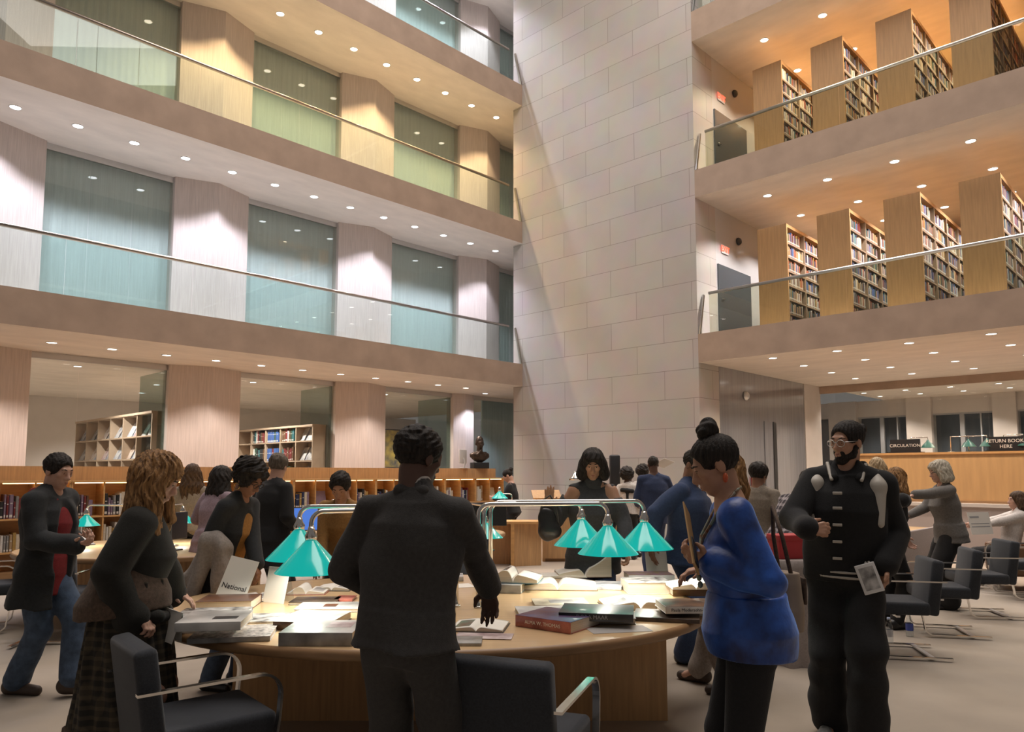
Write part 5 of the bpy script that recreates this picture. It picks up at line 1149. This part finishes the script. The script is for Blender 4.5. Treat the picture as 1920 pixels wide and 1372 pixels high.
nets_obj('pouch', [(union([ell((0, 0, -.03), (.085, .05, .13)), ell((.02, 0, -.09), (.095, .055, .07))], .03, noise=folds(.010, 2, 30)), .008)], CL['leather'], hb); MB().tube([(-.06, 0, .06), (-.04, 0, .16), (.02, .0, .20), (.08, 0, .10), (.09, 0, -.05)], .008, 8).build('strap', CL['leather'], hb)

# 10-13 far people in front of the stone wall
p = Person('woman with a bun and black top, head bowed at the far desk', 962, 14.5, 78, 1.66, 'f', lean=6, pitch=35, skin='light', res=1.9, girth=1.08, wr=np.array([.1, .35, 1.1]), wl=np.array([-.1, .35, 1.1])); p.hair('updo', 'black', bun=(0, -.12, .06, .045)); p.pants(CL['black']); p.top('top', CL['black'], hem=-.15, inf=.025, loose=.02)
p = Person('person with afro hair in a white top, by the loudspeaker', 1176, 14.0, -15, 1.66, 'f', yaw=-40, skin='dark', res=1.9); p.hair('curly', 'black', vol=.035); p.pants(CL['black']); p.shoes(CL['shoe']); p.top('blouse', CL['white'], hem=-.05, inf=.03, loose=.03); p.extra('shoulder_scarf', [caps(p.U(-.1, -.11, .42), p.U(.1, -.12, .40), .04), caps(p.U(0, -.12, .42), p.U(0, -.12, .25), .03)], CL['black'])
p = Person('person with curly hair beyond the man in navy', 1203, 14.4, 20, 1.72, 'f', skin='dark', res=1.9); p.hair('curly', 'black', vol=.03); p.pants(CL['black']); p.shoes(CL['shoe']); p.top('top', CL['white'], hem=-.1, inf=.025, loose=.02)
p = Person('man in navy with cropped hair, back turned, before the stone wall', 1224, 11.6, 5, 1.86, 'm', pitch=8, skin='dark', res=1.7, girth=1.1, wr=np.array([.2, .3, 1.35]), wl=np.array([-.18, .28, 1.1])); p.hair('short', 'black', vol=-.002); p.pants(CL['navy'], flare=.02); p.shoes(CL['shoe']); p.top('suit_jacket', CL['navy'], hem=-.16, inf=.03, loose=.02)
held('paper_sheet', 'white paper held up by the man in navy by the stone wall', 'paper', wp(1245, 868, 11.9), (math.radians(70), .3, .4), [('sheet', MB().box(-.1, .1, -.002, .002, -.14, .14), MT['paper'])])
# 14 man in blue suit
p = Person('man in a blue suit holding a paper, behind the woman in velvet', 1284, 6.5, -125, 1.80, 'm', lean=5, yaw=-15, pitch=20, skin='brown', res=1.2, face=True, girth=1.26, feet=((.1, 0), (-.08, .06)), wr=wp(1218, 1020, 6.3), pr=(1, -.8, -.2), hr=dict(d=(.1, -.1, -1), n=(.5, .3, 0), curl=15, world=True), wl=np.array([-.12, .3, 1.1]))
p.hair('short', 'black'); p.pants(CL['bluesuit'], inf=.02, flare=.03); p.shoes(CL['shoe']); p.top('shirt', CL['white'], hem=0, inf=.016, loose=0, fold=0, arms=False); p.top('suit_jacket', CL['bluesuit'], hem=-.12, sleeve=.94, inf=.034, loose=.034, flare=.03, subs=[caps(p.U(0, .2, .5), p.U(0, .23, .15), .06, .02)], cuffr=.01)
held('paper_sheet', 'printed paper hanging from the hand of the man in the blue suit', 'paper', wp(1232, 1064, 6.3), (math.radians(80), 0, math.radians(18)), [('sheet', MB().box(-.10, .10, -.15, .13, -.001, .001), MT['paper']), ('print', MB().box(-.08, .08, -.11, -.10, .001, .0015).box(-.08, .06, -.08, -.072, .001, .0015).box(-.08, .08, -.05, -.042, .001, .0015), MT['grey'])])

# 15 woman in blue velvet
p = Person('woman with a top bun in a blue velvet dress, right of the table', 1392, 3.28, 80, 1.77, 'f', lean=8, yaw=4, pitch=22, feet=((.10, -.07), (-.10, -.15)), wl=wp(1330, 1052, 3.18), pl=(-.5, -1, -.5), hl=dict(d=(-1, .1, .25), n=(.2, .7, .7), curl=45, world=True), wr=wp(1322, 1064, 3.72), pr=(.5, -1, -.5), hr=dict(d=(-1, .1, -.25), n=(0, 0, -1), curl=25, world=True), skin='tan', face=True, girth=1.16)
p.hair('updo', 'black', bun=(0, -.045, .150, .050), vol=.004, seed=12)
p.extra('tights', [p.torso(.0)] + p.legshapes(.012, .97, .0), CL['tights'], .03); p.shoes(CL['shoe'])
p.top('dress_top', VEL, hem=-.05, sleeve=.88, inf=.018, loose=.046, fold=.020, vneck=.22, cuffr=.03, h=.008, seed=14, subs=[caps(p.nb, p.U(0, -.02, .62), .10, .10)], armcut=True)
p.skirt('dress_skirt', VEL, 1.03, .83, top=(.198, .172), bot=(.214, .180), mid=(.222, .198), cy1=-.014, nz=folds(.009, 31, 20, (.25, .25, 1.6)), h=.008)
p.extra('waist_gather', [sect(p.hip, p.R, [-.04, .05, .14], [.205, .185, .178], [.178, .155, .145], [0, 0, .004])], VEL, noise=folds(.008, 8, 26, (.3, .3, 1)))
mb = MB(); mb.tube([Vector(p.U(x, y, z)) for x, y, z in ((-.075, -.035, .575), (-.085, .05, .50), (-.05, .125, .40), (0, .155, .30), (.05, .125, .40), (.085, .05, .50), (.075, -.035, .575), (0, -.07, .59), (-.075, -.035, .575))], .007, 6)
for z in (.32, .29, .26, .23, .20): mb.ball(tuple(p.U(0, .165, z)), (.014, .012, .016), 8)
mb.build('bead_necklace', M_('orange_beads', (.45, .14, .03), .4, var=.5, scale=40, col2=(.2, .35, .3)), p.root)
mb = MB(); c = p.HP((-.082, -.006, -.062)); mb.ball(tuple(c), (.016, .012, .022), 10); mb.build('earring', M_('red_orange_earring', (.55, .10, .03), .35), p.root)
held('envelope', 'tan envelope held by the woman in blue velvet', 'envelope', wp(1294, 998, 3.16), (math.radians(75), math.radians(32), math.radians(62)), [('sheet', MB().box(-.055, .055, -.17, .12, -.003, .003), M_('tan_paper', (.42, .25, .10), .7))])
held('phone', 'dark phone beneath the tan envelope', 'phone', wp(1306, 1030, 3.12), (math.radians(75), math.radians(32), math.radians(62)), [('case', MB().rbox(-.03, .03, -.07, .05, -.012, -.004, .003), MT['black'])])
bg = thing('shoulder_bag', 'beige shoulder bag hanging at the hip of the woman in blue velvet', 'bag', wp(1474, 1120, 3.52))
nets_obj('pouch', [(union([sect((0, 0, 0), np.eye(3), [-.14, -.05, .07, .12], [.055, .06, .05, .045], [.10, .11, .10, .09], [0, 0, 0, 0], p=3.)], .02, noise=folds(.004, 3, 26)), .008)], M_('beige_canvas', (.33, .26, .20), .9), bg); MB().tube([(0, -.08, .1), (-.03, -.06, .28), (-.05, 0, .42), (-.03, .06, .28), (0, .08, .1)], .01, 8).build('strap', CL['brownwool'], bg); MB().rbox(.052, .066, -.085, .085, -.02, .10, .006).build('flap', CL['brownwool'], bg)

# 16-18, 20-22 people between
p = Person('auburn-haired woman hidden behind the velvet dress wearer', 1366, 5.6, 60, 1.74, 'f', pitch=6, skin='light', res=1.3, feet=((.14, .30), (-.1, 0))); p.hair('long', 'auburn', .3, .008); p.pants(CL['greycoat'], flare=.03); p.shoes(CL['brownshoe']); p.top('top', CL['black'], hem=-.15, inf=.025, loose=.02)
p = Person('dark-haired man looking right, between the velvet dress and the plaid shirt', 1420, 8.3, -40, 1.70, 'm', yaw=-15, pitch=14, skin='brown', res=1.4, face=True); p.hair('short', 'black', vol=.016, seed=15); p.pants(CL['black']); p.shoes(CL['shoe']); p.top('shirt', CL['beige'], hem=-.15, inf=.025, loose=.02)
p = Person('person in a plaid shirt bending forward beside the varsity jacket', 1462, 7.3, -62, 1.72, 'm', lean=34, pitch=25, skin='tan', res=1.3, girth=1.1, wr=np.array([.16, .45, .86]), wl=np.array([-.16, .45, .86])); p.hair('short', 'black', vol=.012); p.pants(CL['black']); p.shoes(CL['shoe']); p.top('plaid_shirt', PLAID, hem=-.16, sleeve=.8, inf=.03, loose=.024)
# 19 varsity jacket man
p = Person('bearded man in a black varsity jacket with cream shoulder inserts', 1578, 4.65, 152, 1.93, 'm', lean=2, twist=4, side_lean=-2, yaw=-36, pitch=8, feet=((.13, -.05), (-.10, .16)), wr=wp(1516, 994, 4.32), pr=(1, -.7, -.5), hr=dict(d=(.9, -.2, .1), n=(-.2, .8, -.3), curl=62, world=True), wl=wp(1660, 1062, 4.42), pl=(-.35, -1, 0), hl=dict(d=(-.15, -.05, -1), n=(-1, 0, -.1), curl=42, world=True), skin='tan', face=True, girth=1.06)
p.hair('updo', 'black', vol=.004, bun=(0, -.150, .055, .034), seed=16)
p.extra('beard', [p.hcaps((.045, .018, -.065), (.0, .066, -.097), .031, .030), p.hcaps((-.045, .018, -.065), (.0, .066, -.097), .031, .030), p.hcaps((.062, .004, -.03), (.05, .02, -.07), .016), p.hcaps((-.062, .004, -.03), (-.05, .02, -.07), .016), p.hcaps((-.024, .084, -.052), (.024, .084, -.052), .008)], HR['black'], .02, h=.006, noise=folds(.004, 2, 90, (1, 1, 1)), subs=[p.hell((0, .105, -.066), (.019, .022, .009))])
M4 = Matrix.Translation(Vector(p.hc)) @ Matrix([[*r] for r in p.HR_]).to_4x4(); mb = MB()
for x in (-1, 1): mb.tube([M4 @ (Vector((x * .034, .102, .004)) + Vector((.026 * math.cos(a * .5236), 0, .021 * math.sin(a * .5236)))) for a in range(13)], .0022, 6); mb.tube([M4 @ Vector((x * .06, .10, .012)), M4 @ Vector((x * .082, .0, .008))], .002, 6)
mb.tube([M4 @ Vector((-.01, .106, .010)), M4 @ Vector((.01, .106, .010))], .002, 6); mb.build('glasses', MT['steel'], p.root)
p.pants(CL['black'], inf=.030, flare=.045, fold=.014); p.shoes(M_('black_white_sneaker', (.03, .03, .03), .5, var=.8, scale=9, col2=(.6, .6, .58)), size=1.15)
p.top('varsity_jacket', CL['varsity'], hem=-.06, sleeve=.95, inf=.042, loose=.045, fold=.014, waist=1.1, cuffr=.002, seed=17, h=.009, neck=.52)
for sx, sh in ((1, 0), (-1, 1)):
    s_, e_, w_ = p.arms[sh][:3]; up_ = p.R @ np.array([sx * .02, .085, 0])
    p.extra('shoulder_insert', [caps(p.U(sx * .150, .0, .505), p.U(sx * .155, .050, .455), .047, .050), caps(p.U(sx * .155, .050, .455), p.U(sx * .165, .108, .26), .050, .024)], CL['cream'], .02)
    p.extra('cuff_band', [caps(e_ + (w_ - e_) * .86, e_ + (w_ - e_) * .90, .054, .053), caps(e_ + (w_ - e_) * .935, e_ + (w_ - e_) * .96, .052, .050)], CL['cream'], .004, h=.007)
for i, z in enumerate((.42, .34, .25, .16, .07)): MB().rbox(-.026, .026, -.006, .006, -.008, .008, .003, 0, Matrix.Translation(Vector(p.U(.045, .186 if z > .1 else .178, z)))).build('snap_button', CL['cream'], p.root)
p.extra('hem_band', [sect(p.hip, p.R, [-.045, -.03], [.236, .236], [.186, .186], [0, 0]), sect(p.hip, p.R, [-.015, .0], [.234, .234], [.184, .184], [0, 0])], CL['cream'], .004, h=.007)
p.extra('collar', [caps(p.U(.085, -.02, .565), p.U(.06, .09, .50), .022), caps(p.U(-.085, -.02, .565), p.U(-.06, .09, .50), .022), caps(p.U(-.085, -.02, .57), p.U(.085, -.02, .57), .02)], CL['varsity'], .03); p.extra('collar_stripe', [caps(p.U(-.098, .0, .575), p.U(-.075, .105, .49), .012), caps(p.U(.098, .0, .575), p.U(.075, .105, .49), .012)], CL['cream'], .01)
mb = MB()
for x0, z0, x1, z1 in ((-.09, .06, -.15, -.03), (-.105, .065, -.165, -.025)): mb.tube([Vector(p.U(x0, .17, z0)), Vector(p.U(x1, .135, z1))], .007, 6)
mb.build('pocket_trim', CL['cream'], p.root)
held('tablet_case', 'white-edged photo card held down by the man in the varsity jacket', 'card', wp(1630, 1084, 4.38), (math.radians(86), math.radians(-18), math.radians(-20)), [('cover', MB().rbox(-.055, .055, -.085, .085, -.006, .006, .004), MT['white']), ('photo', MB().box(-.04, .04, -.065, .065, .006, .007), PIC['photo'])])
# others right
p = Person('brown-haired woman directly behind the man in the varsity jacket', 1592, 6.6, 10, 1.66, 'f', skin='light', res=1.5); p.hair('long', 'brown', .26, .012, seed=18); p.pants(CL['black']); p.shoes(CL['shoe']); p.top('top', CL['black'], hem=-.15, inf=.025, loose=.02)
p = Person('blonde woman at the foot of the return desk', 1645, 10.6, 20, 1.80, 'f', yaw=-40, pitch=12, skin='light', res=1.6); p.hair('long', 'blonde', .22, .016, seed=19); p.pants(CL['black']); p.shoes(CL['shoe']); p.top('top', CL['black'], hem=-.12, inf=.025, loose=.02)
p = Person('auburn woman in a black tee leaning over the library table', 1652, 7.9, -68, 1.66, 'f', lean=16, pitch=22, skin='light', res=1.3, girth=1.18, wr=wp(1672, 966, 7.75), pr=(.6, -1, -.2), wl=np.array([-.1, .42, .86]), hr=dict(d=(.9, 0, -.5), n=(0, 0, -1), curl=20, world=True)); p.hair('long', 'auburn', .26, .008, seed=20); p.pants(CL['black']); p.shoes(CL['shoe']); p.top('tee_shirt', CL['black'], hem=-.16, sleeve=0, inf=.022, loose=.03)
p = Person('woman with an ash blonde bob in a grey blazer, pointing across the library table', 1772, 9.0, 84, 1.74, 'f', lean=6, pitch=10, skin='light', face=True, girth=1.16, feet=((.09, 0), (-.09, .08)), wl=wp(1712, 928, 8.7), pl=(-.5, -1, -.5), hl=dict(d=(-1, 0, -.3), n=(0, 0, -1), curl=25, world=True), wr=np.array([.05, .44, 1.08]), hr=dict(d=(0, 1, -.2), n=(0, 0, -1), curl=25))
p.hair('bob', 'ash', .17, .016, seed=21, side=None); p.pants(CL['black'], inf=.03, flare=.05); p.shoes(CL['shoe']); p.top('blazer', CL['blazer'], hem=-.15, sleeve=.92, inf=.028, loose=.018, flare=.02, h=.011, fold=.007)
mb = MB(); mb.tube([Vector(p.HP((-.082, 0, .012))), Vector(p.HP((-.06, .095, .012))), Vector(p.HP((-.012, .10, .004)))], .003, 6); mb.build('glasses', MT['black'], p.root)
p = Person('seated woman in a white blouse reading a newspaper in the leather armchair', 0, 10.5, 72, 1.66, 'f', X=6.92, lean=-12, yaw=4, pitch=6, seat=.56, feet=((.1, .55), (-.1, .50)), skin='light', res=1.4, wr=np.array([.12, .42, .86]), wl=np.array([-.12, .42, .86]), face=True); p.hair('long', 'brown', .18, .008, seed=22); p.pants(CL['black'], flare=.02); p.shoes(CL['shoe']); p.top('blouse', CL['white'], hem=-.08, sleeve=.8, inf=.03, loose=.03)
held('newspaper', 'newspaper in the hands of the seated woman', 'newspaper', wp(1838, 982, 10.15), (math.radians(78), 0, math.radians(20)), [('page', MB().box(-.2, .2, -.14, .16, -.002, .002), MT['paper']), ('print', MB().box(-.17, .0, .08, .105, .002, .003).box(-.17, .17, .0, .01, .002, .003).box(-.17, .17, -.04, -.03, .002, .003), MT['grey'])])
# books on the library table on the right
for (x, y, w, d, h, cov, lab) in ((.5, .35, .3, .22, .03, 'brown', 'brown book open side down on the library table'), (.95, .5, .26, .2, .05, 'orange', 'orange-brown book near the blazer sleeve on the library table'), (.35, .8, .24, .2, .10, 'cream', 'cream box file on the library table'), (.72, .22, .34, .16, .14, 'redblue', 'dark blue bag-like folder on the library table')):
    q = MTX @ Vector((x, y, .001)); t = thing('book', lab, 'book', q, rz); MB().rbox(-w / 2, w / 2, -d / 2, d / 2, 0, h, .004).build('cover', PIC[cov], t); MB().box(-w / 2 + .004, w / 2 + .001, -d / 2 + .006, d / 2 + .001, .006, h - .006).build('page_block', MT['pages'], t)
# stage dimming on the phone screens etc. is left to the room light

# portrait bust on the end of the bookcase run
t = thing('portrait_bust', 'dark bronze portrait bust on a black plinth at the end of the bookcase', 'sculpture', LW(-1.35, .22, 1.70), ANG_L - .45)
MB().box(-.2, .2, -.17, .17, 0, .15, bev=.008).build('plinth', MT['black'], t)
hx = lambda x, y, z: np.array([x, -y, .56 + z])
nets_obj('figure', [(union([sect((0, 0, 0), np.eye(3), [.15, .20, .28, .36, .42], [.06, .15, .25, .26, .16], [.06, .10, .13, .12, .09], [0, 0, 0, 0, 0]), caps((0, .01, .38), (0, .0, .60), .082, .064), ell(hx(0, -.01, .12), (.10, .125, .135)), ell(hx(0, .04, .02), (.075, .08, .10)), caps(hx(0, .10, .07), hx(0, .145, .015), .012, .018), caps(hx(-.045, .10, .09), hx(.045, .10, .09), .016), ell(hx(.102, 0, .05), (.016, .03, .04)), ell(hx(-.102, 0, .05), (.016, .03, .04)), caps((-.09, -.12, .34), (0, -.13, .44), .022), caps((.09, -.12, .34), (0, -.13, .44), .022)], .03, noise=folds(.004, 2, 50)), .011)], MT['bustbr'], t)
